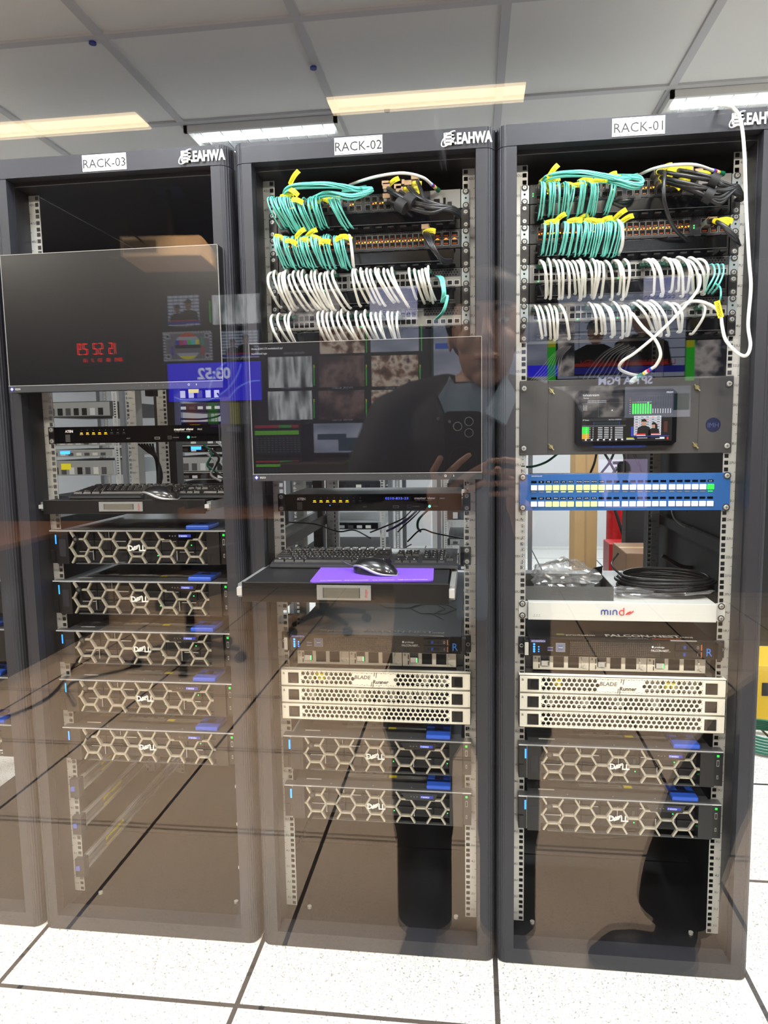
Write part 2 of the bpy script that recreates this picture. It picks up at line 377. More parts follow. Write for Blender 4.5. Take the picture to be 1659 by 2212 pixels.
def make_rack(n):
    cx = RX[n]; hw = .3015
    nm = {1: 'black server rack cabinet labelled RACK-01, the rightmost', 2: 'black server rack cabinet labelled RACK-02, in the middle',
          3: 'black server rack cabinet labelled RACK-03, left of the middle', 4: 'black server rack cabinet cut off at the left edge'}[n]
    t = thing('server_rack', nm, 'server rack', (cx, 0, 0), group='row of server racks')
    for s in (-1, 1):
        p = col_profile(); q = [((-hw + x) * (1 if s < 0 else -1), y) for x, y in p]
        MB().prism(q, .002, 1.934, FRAME, 'z').prism(q, 1.9355, H, FRAME, 'z').build('column', t)
        MB().box(*sorted((s * (hw - .040), s * (hw - .048))), .028, .11, .03, 1.945, BLK).build('inner_post', t)
    MB().box(-hw + .046, hw - .046, 0, .05, 1.936, H, FRAME).box(-hw + .046, hw - .046, .03, .1, 1.925, 1.96, BLK).build('header', t)
    MB().box(-hw + .046, hw - .046, 0, .05, .002, .040, FRAME).build('sill', t)
    MB().box(-hw + .002, hw - .002, .05, 1.0, 1.962, H - .004, BLK).build('roof', t)
    bp = MB().box(-hw + .002, hw - .002, .05, .43, .012, .024, BLKI).box(-hw + .002, hw - .002, .436, 1.0, .012, .024, BLKI)
    for sx in (-1, 1): bp.cyl((sx * .2, .12, .024), (sx * .2, .12, .03), .006, CHR, 8)
    bp.build('base_plate', t)
    for s in (-1, 1):
        if (n, s) == (1, 1) or (n, s) == (1, -1) and False:
            MB().box(*sorted((s * (hw - .002), s * (hw - .014))), .06, 1.0, .02, 1.962, BLKI).build('side_panel', t)
    MB().box(-hw + .004, hw - .004, .990, 1.0, .02, .62 if n > 1 else .50, BLKI).build('lower_rear_panel', t)
    MB().box(-hw + .004, hw - .004, .990, 1.0, 1.50 if n > 1 else 1.47, 1.962, BLKI).build('upper_rear_panel', t)
    for y, sides in ((YR, (-1, 1)), (.78, (-1, 1))):
        for s in sides:
            o = rail_mb(s).build('mounting_rail', t); o.location = (0, y, 0)
            if y > .5: o.location.y = y
    for s in (-1, 1):
        MB().box(*sorted((s * .262, s * .296)), .93, .99, .02, 1.962, BLK).build('rear_post', t)
        for z in (.3, 1.0, 1.7):
            MB().box(*sorted((s * .266, s * .280)), .13, .94, z, z + .03, BLKI if n < 3 else ZINC).build('crossbar', t)
    if n < 4:
        lx = {1: aty(1379, 270, 0).x, 2: aty(774, 308, 0).x, 3: aty(225, 344, 0).x}[n] - cx
        l = MB().box(lx - .0545, lx + .0545, -.0012, 0, 1.9395, 1.9765, WHITE)
        for a, b, c, d in ((-.0525, .0525, 1.9750, 1.9743), (-.0525, .0525, 1.9417, 1.9410), ): l.quad(lx + a, lx + b, d, c, -.0014, INK)
        for a in (-.0525, .0518): l.quad(lx + a, lx + a + .0007, 1.9410, 1.9750, -.0014, INK)
        l.text('RACK-0%d' % n, (lx, -.0015, 1.9470), .0205, INK, 'c', sx=.98); l.build('label_plate', t, label='white sticker reading RACK-0%d' % n)
        ex = {1: aty(1571, 250, 0).x, 2: aty(950, 295, 0).x, 3: aty(384, 333, 0).x}[n] - cx
        e = MB(); z0 = 1.9445
        for i in range(4):   # the E of three bars with a leading stroke
            e.box(ex + .011, ex + .031, -.004, 0, z0 + i * .0072, z0 + i * .0072 + .0042, EM)
        e.box(ex + .026, ex + .031, -.004, 0, z0, z0 + .0255, EM); e.box(ex + .009, ex + .0125, -.004, 0, z0 + .004, z0 + .0255, EM)
        ring = [(ex + .020 + .021 * math.cos(a) * math.cos(.75) - .009 * math.sin(a) * math.sin(.75), -.004, z0 + .0125 + .021 * math.cos(a) * math.sin(.75) + .009 * math.sin(a) * math.cos(.75)) for a in [PI * (.05 + 1.62 * i / 24) for i in range(25)]]
        e.tube(ring, .0012, EM, 6)
        e.text('*.EAHWA', (ex + .0325, -.0042, z0 + .001), .0235, EM, 'l', sx=.66)
        e.text('*.EAHWA', (ex + .0330, -.0040, z0 + .001), .0235, EM, 'l', sx=.66)
        e.build('brand_lettering', t, label='raised white lettering on the header')
    return t
RACK = {n: make_rack(n) for n in (1, 2, 3, 4)}
# telescopic slides with yellow labels low in rack 3
for n in (3, 4):
    for i, z in enumerate((zu(7.4), zu(5.0), zu(2.2))):
        if n == 4 and i > 0: break
        s = MB().box(-.232, -.226, .09, .80, z - .021, z + .021, ZINC).box(-.226, -.221, .09, .80, z + .014, z + .021, SILV).box(-.226, -.221, .09, .80, z - .021, z - .014, SILV)
        s.box(-.2255, -.219, .09, .74, z - .006, z + .003, ZINC)
        s.box(-.240, -.214, .070, .094, z - .026, z + .026, GREYD).box(-.236, -.226, .066, .072, z - .006, z + .006, mat('blue_clip', (90, 110, 190), .4))
        o = s.build('slide_rail', RACK[n])
        y = MB(); y.add([(-.2205, .20, z - .013), (-.2205, .31, z - .013), (-.2205, .31, z + .013), (-.2205, .20, z + .013)], [(0, 1, 2, 3)], mat('yellow_sticker', (214, 200, 60), .5))
        y.text('CAUTION', (-.2200, .21, z + .002), .006, INK, 'l', u=(0, 1, 0)); y.build('yellow_label', o)
        r = MB().box(.226, .232, .09, .80, z - .021, z + .021, ZINC).box(.221, .226, .09, .8, z + .014, z + .021, SILV)
        if n == 3: r.build('slide_rail', RACK[n])
# ------------------------------------------------------------------ equipment
def eq(name, label, cat, rack, slot, group=None, dy=0):
    return thing(name, label, cat, (RX[rack], YR + dy, zu(slot - .5)), group=group)
def screw(t, x, z, y=-.003, r=.0055):
    s = MB().cyl((x, y, z), (x, y - .003, z), r, CHR, 14, r * .75)
    s.cyl((x, y + .0005, z), (x, y - .0004, z), r * 1.45, GREYD, 14)
    for a in (0, PI / 2): s.box(x - .003 if a == 0 else x - .0005, x + .003 if a == 0 else x + .0005, y - .0033, y - .0030, z - .0005 if a == 0 else z - .003, z + .0005 if a == 0 else z + .003, INK)
    return s.build('screw', t)
def ears(t, h, m, zs, x0=.2225, y0=-.002, y1=-.0002):
    for s in (-1, 1):
        MB().box(*sorted((s * x0, s * .2413)), y0, y1, .0005, h - .0005, m).build('ear', t, .0005)
        for z in zs: screw(t, s * .2326, z, y0 - .0002)
RN = {1: 'RACK-01', 2: 'RACK-02', 3: 'RACK-03', 4: 'the cut-off rack at the left edge'}

# --- rack servers with the honeycomb bezel
def make_server():
    t = thing('rack_server', 'rack server', 'server', group='2U rack servers with honeycomb bezels')
    h = 2 * U - .001; y = -.026
    b = MB(); b.box(-.217, .217, y + .030, .66, .0005, h, mat('server_body', (60, 62, 66), .45, .5)); b.build('chassis', t, .0008)
    l = MB().box(-.2170, .2170, y + .006, .62, h - .001, h + .0005, LID)
    l.box(-.2413, .2413, y - .001, y + .024, h - .0016, h, LID).box(-.2413, .2413, y - .0016, y - .0008, h - .0028, h + .0002, SILV)
    for x in (-.12, -.01, .09): l.cyl((x, y + .013, h), (x, y + .013, h + .0006), .0016, SILV, 8)
    l.build('lid', t)
    s = MB(); zt = h + .0009
    def st(x0, x1, y0, y1, m): s.add([(x0, y0, zt), (x1, y0, zt), (x1, y1, zt), (x0, y1, zt)], [(0, 1, 2, 3)], m)
    st(-.085, .02, .03, .14, STICKG); st(.025, .125, .03, .14, STICKG); st(.13, .18, .05, .14, STICKG); zt += .0003
    for i in range(4): st(-.08, .012, .036 + i * .024, .036 + i * .024 + .002, INK)
    for i in range(3): st(.035, .115, .058 + i * .026, .058 + i * .026 + .013, mat('brown_print', (140, 78, 58), .6))
    for i in range(3): st(-.07 + i * .03, -.05 + i * .03, .05, .056, STICK)
    st(.026, .046, .032, .046, YEL); st(-.18, -.10, .05, .075, STICKG); st(-.17, -.13, .08, .11, INK); st(-.19, -.15, .004, .010, STICK)
    s.text('CAUTION', (.05, .034, zt + .0002), .006, INK, 'l', v=(0, 1, 0)); s.build('lid_sticker', t)
    k = MB().box(.128, .190, y + .004, .055, h + .0005, h + .012, BLUEH); k.build('release_latch', t, .003, label='blue plastic release latch')
    MB().box(.148, .170, .012, .032, h + .0121, h + .0126, mat('dark_blue', (22, 30, 60), .5)).build('latch_grip', t.children[-1] if False else k_last(t))
    # left and right control ears
    e = MB().box(-.2413, -.2215, y, -.0002, .001, h - .002, BLKP).box(-.2215, -.2200, y - .0006, -.0002, .001, h - .002, SILV)
    e.box(-.2405, -.228, y - .003, y, .003, .036, BLKP)
    e.build('left_ear', t, .0006); MB().box(-.2264, -.2226, y - .0012, y, .052, .076, emit('blue_status_bar', (40, 130, 255), 3.2)).build('status_light', t, label='glowing blue status bar')
    e = MB().box(.2215, .2413, y, -.0002, .001, h - .002, BLKP).box(.2208, .2215, y - .0006, -.0002, .001, h - .002, GREYD)
    e.box(.2265, .2325, y - .0008, y, .050, .066, GREY).box(.2278, .2312, y - .001, y, .052, .064, DK)
    e.box(.2275, .2315, y - .0008, y, .018, .028, GREY).box(.2286, .2304, y - .001, y, .020, .026, DK)
    e.build('right_ear', t, .0006)
    MB().box(.2268, .2322, y - .001, y, .0735, .0789, emit('power_green', (40, 230, 80), 1.3)).build('power_button', t, label='glowing green power button')
    # drive bays behind the bezel
    d = MB(); d.box(-.185, .192, y + .034, y + .036, .004, h - .004, BLKG)
    d.build('drive_backplane', t)
    for i in range(8):
        for j in range(3):
            x = -.176 + i * .046; z = .006 + j * .0275
            q = MB().box(x, x + .044, y + .022, y + .034, z, z + .0255, BLKI)
            q.box(x + .002, x + .040, y + .0212, y + .022, z + .0215, z + .0232, SILV if (i + j) % 3 == 0 else GREYD)
            if (i * 3 + j) % 4 == 1: q.box(x + .030, x + .036, y + .0205, y + .0212, z + .004, z + .017, GREYD)
            if (i + 2 * j) % 5 == 0: q.box(x + .0400, x + .0415, y + .0205, y + .022, z, z + .0255, SILV)
            if i > 3 and (i + j) % 3 == 1: q.box(x + .034, x + .036, y + .020, y + .0212, z + .012, z + .014, GRN)
            q.build('drive_carrier', t)
    # honeycomb bezel, clipped to the opening
    m = MB(); S = .0258; x0, x1, z0, z1 = -.1785, .1785, .0035, h - .0035; wd = .0044; xc, zc = -.002, h / 2 - .001
    segs = set()
    for i in range(-6, 7):
        for j in range(-3, 4):
            cx = xc + i * 1.5 * S; cz = zc + j * math.sqrt(3) * S + (i % 2) * math.sqrt(3) / 2 * S
            vs = [(round(cx + S * math.cos(PI / 3 * k), 5), round(cz + S * math.sin(PI / 3 * k), 5)) for k in range(6)]
            for k in range(6): segs.add(tuple(sorted((vs[k], vs[(k + 1) % 6]))))
    for (a, c) in segs:
        p, q = Vector(a), Vector(c); t0, t1 = 0., 1.; dlt = q - p
        for lo, hi, o, dd in ((-.187, .187, p.x, dlt.x), (z0, z1, p.y, dlt.y)):
            if abs(dd) < 1e-7:
                if not lo <= o <= hi: t0 = 2
                continue
            ta, tb = (lo - o) / dd, (hi - o) / dd
            if ta > tb: ta, tb = tb, ta
            t0 = max(t0, ta); t1 = min(t1, tb)
        if t1 - t0 < .05: continue
        # skip the stretch beneath the display strip
        A = p + dlt * t0; B = p + dlt * t1; mid = (A + B) / 2
        if mid.x > .075 and mid.x < .137 and mid.y > h - .022: continue
        n_ = Vector((-dlt.y, dlt.x)).normalized() * wd / 2; ex = dlt.normalized() * .0011; A -= ex; B += ex
        m.prism([(A + n_)[:], (B + n_)[:], (B - n_)[:], (A - n_)[:]], y - .006, y + .002, CHAMP)
    m.build('honeycomb_bezel', t, label='champagne coloured honeycomb grille')
    f = MB().box(-.2195, -.187, y - .007, y + .022, .0005, h - .003, BLKP).box(-.212, -.194, y - .0076, y - .007, .02, .065, BLK)
    f.box(.187, .2200, y - .007, y + .022, .0005, h - .003, BLKP).box(-.17, .19, y - .006, y + .004, .0003, .0025, GREYD).box(-.17, .19, y - .006, y + .004, h - .004, h - .0026, BLKP)
    f.build('bezel_frame', t, .0008)
    MB().prism([(.064, h - .004), (.157, h - .004), (.150, h - .0225), (.076, h - .0225)], y - .0075, y + .002, BLKG).build('display_strip', t)
    q = MB().box(.1135, .146, y - .0082, y - .0075, h - .0165, h - .0095, emit('lcd_blue', (60, 70, 190), .8)); q.text('ST:80X0024', (.115, y - .0084, h - .0155), .0045, emit('lcd_text', (220, 225, 255), 1.6), 'l', sx=.7)
    for xx, c in ((.090, '<'), (.0975, 'v'), (.105, '>')): q.text(c, (xx, y - .0078, h - .0155), .005, GREY, 'c')
    q.build('lcd_readout', t)
    k = MB().cyl((-.166, y - .008, .0655), (-.166, y + .002, .0655), .0078, BLKP, 18).cyl((-.166, y - .0088, .0655), (-.166, y - .008, .0655), .004, GREYD, 12); k.build('lock', t)
    lg = MB(); lt = mat('brand_silver', (232, 232, 228), .3, .2); k1 = 1.38
    for dy_ in (0, .0006):
        yy = y - .0068 - dy_
        lg.text('*D', (-.0228, yy, zc - .0070), .0145, lt, 'l', sx=.92); lg.text('*LL', (.0060, yy, zc - .0070), .0145, lt, 'l', sx=.92)
        for k_ in range(3):   # the slanted E
            a = -.0108 + .0026 * k_; zz = zc - .0072 + k_ * .0045
            lg.add([(a, yy, zz), (a + .0128, yy, zz + .0052), (a + .0128, yy, zz + .0078), (a, yy, zz + .0026)], [(0, 1, 2, 3)], lt)
        lg.add([(-.0122, yy, zc - .0052), (-.0098, yy, zc - .0068), (-.0046, yy, zc + .0042), (-.0070, yy, zc + .0055)], [(0, 1, 2, 3)], lt)
    lg.build('brand_lettering', t)
    return t
def k_last(t): return [c for c in t.children if c.name.startswith('release_latch')][0]
bpy.context.view_layer.update()
SRV = make_server(); first = True
ORD = ['topmost', 'second from the top', 'third from the top', 'fourth from the top', 'lowest']
jobs = [(3, s, 'rack server with honeycomb bezel in RACK-03, %s of its five' % ORD[i]) for i, s in enumerate((22, 19, 16, 13, 10))]
jobs += [(2, 10, 'rack server in RACK-02 directly below the three cream bezels'), (2, 7, 'rack server in RACK-02, the lowest unit of that rack'),
         (1, 10, 'rack server in RACK-01 directly below the three cream bezels'), (1, 7, 'rack server in RACK-01, the lowest unit of that rack')]
jobs += [(4, s, 'partly visible rack server in the cut-off left rack, %s' % ORD[i]) for i, s in enumerate((22, 19, 16, 13, 10))]
for rk, s, lb in jobs:
    loc = (RX[rk], YR, zu(s - .5))
    if first: SRV.location = loc; SRV['label'] = lb; first = False
    else: dup(SRV, loc, label=lb)

# --- cream perforated bezels and the modules above them
def hexplate(m, x0, x1, z0, z1, xs, xe, mt, y=0., th=.0022, blank=None):
    """plate with three rows of hexagonal holes between xs and xe"""
    p = .01215; r = .0054; rows = 3; zc = (z0 + z1) / 2; rh = p * .8660; R2 = p / math.sqrt(3)
    zt = zc + rh * 1.5; zb = zc - rh * 1.5
    m.box(x0, x1, y, y + th, zt, z1, mt).box(x0, x1, y, y + th, z0, zb, mt)
    m.box(x0, xs, y, y + th, zb, zt, mt).box(xe, x1, y, y + th, zb, zt, mt)
    n = int((xe - xs) / p + .01)
    for j in range(rows):
        for i in range(n):
            cx = xs + p * (i + .5) + (p / 2 if j == 1 else 0); cz = zc + (1 - j) * rh
            if j == 1 and i == n - 1: continue
            o = [(cx + R2 * math.sin(PI / 3 * k), cz + R2 * math.cos(PI / 3 * k)) for k in range(6)]
            if blank and blank[0] < cx < blank[1]:
                m.add([(a, y, b) for a, b in o], [(5, 4, 3, 2, 1, 0)], mt); continue
            h = [(cx + r * math.sin(PI / 3 * k), cz + r * math.cos(PI / 3 * k)) for k in range(6)]
            vs = [(a, y, b) for a, b in o] + [(a, y, b) for a, b in h] + [(a, y + th, b) for a, b in h]
            fs = [(k, 6 + k, 6 + (k + 1) % 6, (k + 1) % 6) for k in range(6)] + [(6 + k, 12 + k, 12 + (k + 1) % 6, 6 + (k + 1) % 6) for k in range(6)]
            m.add(vs, fs, mt)
    for s_ in (0, 1):     # fill the half cells at the ends of the middle row
        xx = xs if s_ == 0 else xs + p * n
        m.box(xx - p * .02 if s_ else xx, xx + p * .5 if s_ == 0 else xe + .0001, y + .0001, y + th, zc - rh * .42, zc + rh * .42, mt) if s_ == 0 else m.box(xx - p * .45, max(xe, xx), y + .0001, y + th, zc - rh * .42, zc + rh * .42, mt)
LG = mat('light_grey_module', (176, 176, 170), .5, .2)
def blade(rack, slot, logo, label, hasinner):
    t = eq('card_frame', label, 'rack unit', rack, slot, 'cream rack units with perforated bezels')
    y = -.030; h = U
    MB().box(-.222, .222, y + .045, .42, .001, h - .001, mat('frame_steel', (120, 120, 118), .45, .6)).build('chassis', t)
    b = MB(); hexplate(b, -.2413, .2413, .0006, h - .0006, -.1885, .1885, CREAM, y, .002, (-.052, .052) if logo else None)
    b.box(-.2413, .2413, y, y + .016, h - .0022, h - .0004, CREAM).box(-.2413, .2413, y, y + .016, .0004, .0018, CREAM)
    for s in (-1, 1): b.box(*sorted((s * .2413, s * .2395)), y, y + .028, .0006, h - .0006, CREAM)
    b.build('bezel', t, label='cream bezel with hexagonal holes')
    for s in (-1, 1):
        q = MB().box(s * .2075 - .0135, s * .2075 + .0135, y - .0015, y + .001, .008, .035, BLKP).box(s * .2075 - .006, s * .2075 + .010, y - .003, y - .0015, .012, .032, BLKG)
        q.build('catch', t)
    MB().text('a', (-.2355, y - .0003, .030), .0085, mat('navy_print', (40, 42, 80), .5), 'l', sx=1.2).build('brand_mark', t)
    i = MB().box(-.205, .205, y + .026, y + .044, .002, h - .002, BLKI); rr = random.Random(slot * 7 + rack)
    if hasinner:
        for k in range(9):
            x = -.19 + k * .042
            if rr.random() < .75: i.box(x, x + .034, y + .020, y + .026, .004, h - .004, LG if rr.random() < .7 else GREYD)
            i.box(x + .004, x + .016, y + .018, y + .020, .008, .022, DK if rr.random() < .5 else GREYD)
        if logo:
            for xx in (-.158, -.150, .105 if rack == 1 else -.14, .118 if rack == 1 else -.155): i.box(xx, xx + .010, y + .008, y + .018, .010 + rr.random() * .012, .024 + rr.random() * .012, YEL)
    i.build('inner_module', t)
    if logo:
        l = MB(); g = mat('logo_grey', (105, 106, 108), .5)
        l.text('*BLADE', (-.050, y - .0004, .0225), .0095, g, 'l', sx=1.05, shear=.15); l.text('*Runner', (-.0035, y - .0004, .0115), .0095, INK, 'l', sx=1.02, shear=.15)
        for k, (a, c, d) in enumerate(((-.0015, .030, .040), (.0035, .026, .040), (-.009, .004, .016), (-.0045, .002, .016))):
            l.add([(a, y - .0004, c), (a + .0022, y - .0004, c), (a + .0045, y - .0004, d), (a + .0023, y - .0004, d)], [(0, 1, 2, 3)], g)
        l.build('brand_lettering', t)
    return t
WH = {15: 'upper', 14: 'middle', 13: 'lowest'}
for rk in (1, 2):
    for s in (15, 14, 13):
        blade(rk, s, s == 15, '%s of the three cream perforated bezels in %s%s' % (WH[s], RN[rk], ', with lettering' if s == 15 else ''), s != 13)
    t = eq('card_frame', 'open card frame with three cream fan modules above the cream bezels in ' + RN[rk], 'rack unit', rk, 16, 'cream rack units with perforated bezels')
    MB().box(-.222, .222, .03, .42, .001, U - .001, mat('frame_steel', (0, 0, 0))).build('chassis', t)
    MB().box(-.2413, .2413, -.001, -.0001, .001, U - .001, CREAM).build('ear', t) if False else None
    for k in range(3):
        x = -.205 + k * .137; q = MB().box(x, x + .135, .008, .030, .002, U - .002, CREAM)
        q.text('a', (x + .003, .0075, .029), .008, INK, 'l', sx=1.2)
        for a in (.062, .098): q.box(x + a - .013, x + a + .013, .0072, .008, .008, .036, GREYD).box(x + a - .012, x + a + .012, .0068, .0072, .009, .035, DK)
        q.box(x + .018, x + .040, .0072, .008, .012, .036, GREYD).box(x + .020, x + .038, .0030, .0072, .013, .026, SILV).box(x + .0355, x + .0375, .0026, .003, .014, .024, GRN if (rk == 2 or k == 2) else GREYD)
        q.box(x + .0135, x + .0155, .0072, .008, .006, .016, DK).box(x + .0135, x + .0155, .0072, .008, .020, .032, DK)
        q.tube([(x + .117, .008, .010), (x + .117, -.002, .014), (x + .117, -.002, .030), (x + .117, .008, .034)], .0012, SILV, 6)
        q.cyl((x + .125, .008, .012), (x + .125, .004, .012), .0038, SILV, 12)
        q.build('fan_module', t)
# --- falcon-nest appliances
HEXL = mat('faint_hex_line', (120, 120, 124), .5)
def falcon(rack):
    t = eq('appliance', 'black low network appliance with blue lights and mesh grille in ' + RN[rack], 'network appliance', rack, 17, 'black low appliances below the shelves')
    h = U; y = -.020
    MB().box(-.2165, .2165, y + .004, .56, .0008, h - .0008, mat('appliance_black', (24, 24, 28), .42, .2)).build('chassis', t, .0005)
    f = MB().box(-.2160, .2160, y, y + .004, .001, h - .001, BLKG); f.build('front_panel', t)
    g = MB()
    for i in range(44):
        for j in range(8): g.box(-.119 + i * .0048, -.119 + i * .0048 + .0033, y - .0003, y, .005 + j * .0043, .005 + j * .0043 + .0028, mat('mesh_hole', (48, 46, 44), .6))
    g.build('mesh_grille', t)
    l = MB().box(-.213, -.178, y - .0006, y, .0345, .0415, mat('indigo_label', (58, 56, 130), .4)); l.text('ADVANTECH', (-.2115, y - .0008, .036), .0042, WHITE, 'l', sx=.95); l.build('maker_label', t)
    for (xx, zz, on) in ((-.205, .030, 1), (-.205, .0235, 1), (-.205, .0175, 1), (-.205, .012, 1), (-.194, .0235, .6), (-.194, .0175, .5), (-.194, .012, .5)):
        MB().ball((xx, y - .0004, zz), .0026 if on == 1 else .0017, BLED, 10, 6).build('status_light', t, label='small blue light')
    u = MB().text('prodesign', (.078, y - .0006, .0265), .0045, WHITE, 'l', sx=.95).text('FALCON-NEST...', (.070, y - .0006, .0175), .0055, WHITE, 'l', sx=.82, shear=.1)
    u.box(.0715, .0755, y - .0005, y, .0265, .0308, WHITE)
    for i, (a, b) in enumerate(((-.0535, .0535),)): pass
    u.box(-.173, -.160, y - .0005, y, .014, .0155, GREY).box(-.173, -.160, y - .0005, y, .022, .0235, GREY).box(-.173, -.160, y - .0005, y, .016, .0205, mat('usb_violet', (60, 50, 110), .5)).build('front_print', t)
    b = MB().box(-.153, -.131, y - .0008, y, .012, .034, GREY).box(-.1515, -.1325, y - .0010, y - .0008, .0135, .0325, mat('badge_blue', (70, 90, 130), .4)).box(-.1495, -.1345, y - .0012, y - .001, .0155, .0305, GREY).box(-.1485, -.1355, y - .0014, y - .0012, .0165, .0295, mat('badge_blue', (0, 0, 0)))
    b.text('intel', (-.142, y - .0017, .0215), .0042, WHITE, 'c'); b.build('processor_badge', t)
    for k in range(2):
        z = .0225 - k * .0175
        d = MB().box(.125, .187, y - .003, y, z, z + .0155, BLKP).box(.134, .165, y - .0033, y - .003, z + .004, z + .0115, BLKI)
        for i in range(6): d.box(.135 + i * .005, .1385 + i * .005, y - .0035, y - .0033, z + .0045, z + .011, DK)
        d.box(.143, .149, y - .0037, y - .0033, z + .004, z + .0115, mat('drive_blue', (35, 60, 140), .4)); d.text(str(k), (.176, y - .0034, z + .004), .008, GREY, 'c')
        d.box(.1835, .185, y - .0034, y - .003, z + .001, z + .0145, mat('orange_edge', (210, 110, 50), .4)); d.build('drive_tray', t)
    q = MB(); q.text('R', (.203, y - .0006, .009), .020, mat('logo_blue', (40, 110, 200), .4), 'c', sx=.9); q.build('blue_mark', t)
    for s in (-1, 1):
        e = MB().box(*sorted((s * .2170, s * .2413)), -.006, -.0005, .001, h - .001, BLK).box(*sorted((s * .219, s * .229)), -.032, -.006, .002, h - .002, BLKP)
        if s < 0: e.box(-.2285, -.2195, -.0326, -.032, .006, .038, STICK)
        e.build('handle', t, .001)
        MB().tube([(s * .2345 + .004 * math.cos(a), -.0075, .022 + .004 * math.sin(a)) for a in [2 * PI * i / 12 for i in range(13)]], .0008, CHR, 5).build('thumbscrew', t)
    o = MB(); zt = h - .0004
    if rack == 1: o.text('*prodesign', (-.125, .012, zt), .013, STICK, 'l', v=(0, 1, 0), sx=1.0)
    else: o.text('*prodesign', (-.125, .012, zt), .013, STICK, 'l', v=(0, 1, 0), sx=1.0)
    o.add([(-.147, .014, zt), (-.128, .014, zt), (-.128, .028, zt), (-.147, .028, zt)], [(0, 1, 2, 3)], mat('olive_mark', (120, 140, 90), .5))
    o.text('*FALCON-NEST', (-.030, .010, zt), .020, STICK, 'l', v=(0, 1, 0), sx=.98); o.text('*mini', (.145, .010, zt), .010, STICK, 'l', v=(0, 1, 0), sx=1.3)
    o.text('powered by ', (.02, -.006, zt), .008, GREY, 'l', v=(0, 1, 0), sx=.9); o.text('Thomas-Krenn.AG', (.075, -.006, zt), .008, mat('orange_edge', (0, 0, 0)), 'l', v=(0, 1, 0), sx=.8)
    for cx, cy in ((.03, .32), (.03, .44), (.135, .26), (.135, .38), (.20, .32), (-.06, .38), (.20, .20)):
        P = [(cx + .065 * math.cos(PI / 3 * k), cy + .065 * math.sin(PI / 3 * k), zt + .0004) for k in range(7)]
        P = [p for p in P if p[0] < .215]
        if len(P) > 2: o.tube(P, .0007, HEXL, 4)
    o.box(.115, .175, y + .003, y + .006, h - .0008, h - .0002, STICK)
    o.build('lid_lettering', t)
falcon(1); falcon(2)

# --- KVM switches
def kvm(rack):
    t = eq('kvm_switch', 'black eight-port keyboard video switch with lit lamps in ' + RN[rack], 'kvm switch', rack, 25 if rack == 2 else 29, 'black keyboard video switches')
    h = U; MB().box(-.217, .217, -.006, .20, .001, h - .001, mat('kvm_top', (60, 60, 62), .35, .6)).build('chassis', t, .0005)
    MB().box(-.2205, .2205, -.009, -.005, .0012, h - .0012, BLKG).build('front_panel', t, .0005)
    ears(t, h, BLKP, (.0075, .037)); y = -.0095
    p = MB(); p.text('*ATEN', (-.190, y, .029), .0065, WHITE, 'l', sx=.95); p.text('*master view', (.105, y, .030), .0062, WHITE, 'l', sx=1.22); p.text('MAX', (.167, y, .030), .0042, WHITE, 'l')
    p.text('CS1758  KVM SWITCH', (.106, y, .0255), .0026, GREY, 'l', sx=1.2); p.text('RESET', (-.018, y, .0105), .0028, GREY, 'c'); p.text('UPGRADE', (.100, y, .011), .0028, GREY, 'l'); p.text('POWER', (.150, y, .011), .0028, GREY, 'l')
    for i in range(8): p.text(str(i + 1), (-.145 + i * .0165, y, .0325), .0032, GREY, 'c')
    p.box(.052, .066, y, y + .0004, .0085, .0145, GREY).box(.0532, .0648, y - .0002, y, .0095, .0135, DK).box(.087, .097, y, y + .0004, .008, .017, GREYD).box(.088, .096, y - .0002, y, .009, .016, DK)
    p.box(-.190, -.177, y, y + .0004, .005, .024, GREYD).build('front_print', t)
    for i in range(8):
        on = i < (5 if rack == 3 else 6)
        MB().box(-.1482 + i * .0165, -.1420 + i * .0165, y - .0006, y, .0262, .0280, YLED if on else GREYD).box(-.1495 + i * .0165, -.1405 + i * .0165, y - .0004, y, .0232, .0238, YLED if on else GREYD).build('port_lamp', t)
    MB().ball((.142, y, .0125), .003, emit('green_power_glow', (60, 255, 150), 7), 12, 8).build('power_lamp', t, label='bright green power lamp')
    if rack == 2:
        d = MB().box(.027, .096, y - .0004, y, .0285, .0365, mat('lcd_dark', (14, 16, 46), .3)); d.text('0210-833-23', (.0615, y - .0008, .030), .0055, emit('segment_blue', (90, 110, 255), 1.5), 'c', sx=1.5); d.build('number_display', t)
        MB().ball((-.106, y, .0155), .0012, BLED, 8, 6).build('blue_lamp', t)
kvm(2); kvm(3)

# --- 1U cable managers with fingers
def manager(rack, slot, label):
    t = eq('cable_manager', label, 'cable manager', rack, slot, 'black finger-duct cable managers')
    h = U; ears(t, h, BLKP, (.008, .0365), .219)
    m = MB().box(-.222, .222, -.002, .0, .001, h - .001, BLKP).box(-.222, .222, 0, .05, .001, .003, BLKP); m.build('back_plate', t)
    f = MB()
    for i in range(15):
        x = -.205 + i * .0285
        for z in (.003, h - .006): f.box(x, x + .014, -.030, -.002, z, z + .003, BLKI)
    f.build('finger_row', t)
    MB().box(-.205, .205, -.034, -.030, .009, h - .009, BLKG).box(-.205, .205, -.0345, -.034, .009, .0105, GREYD).build('cover', t, .0008)
PL = {40: 'below the top switch', 38: 'below the orange-lit switch', 36: 'between the two copper switches', 34: 'below the lower copper switch'}
for rk in (1, 2):
    for s in (40, 38, 36, 34):
        manager(rk, s, 'black finger cable manager %s in %s' % (PL[s], RN[rk]))
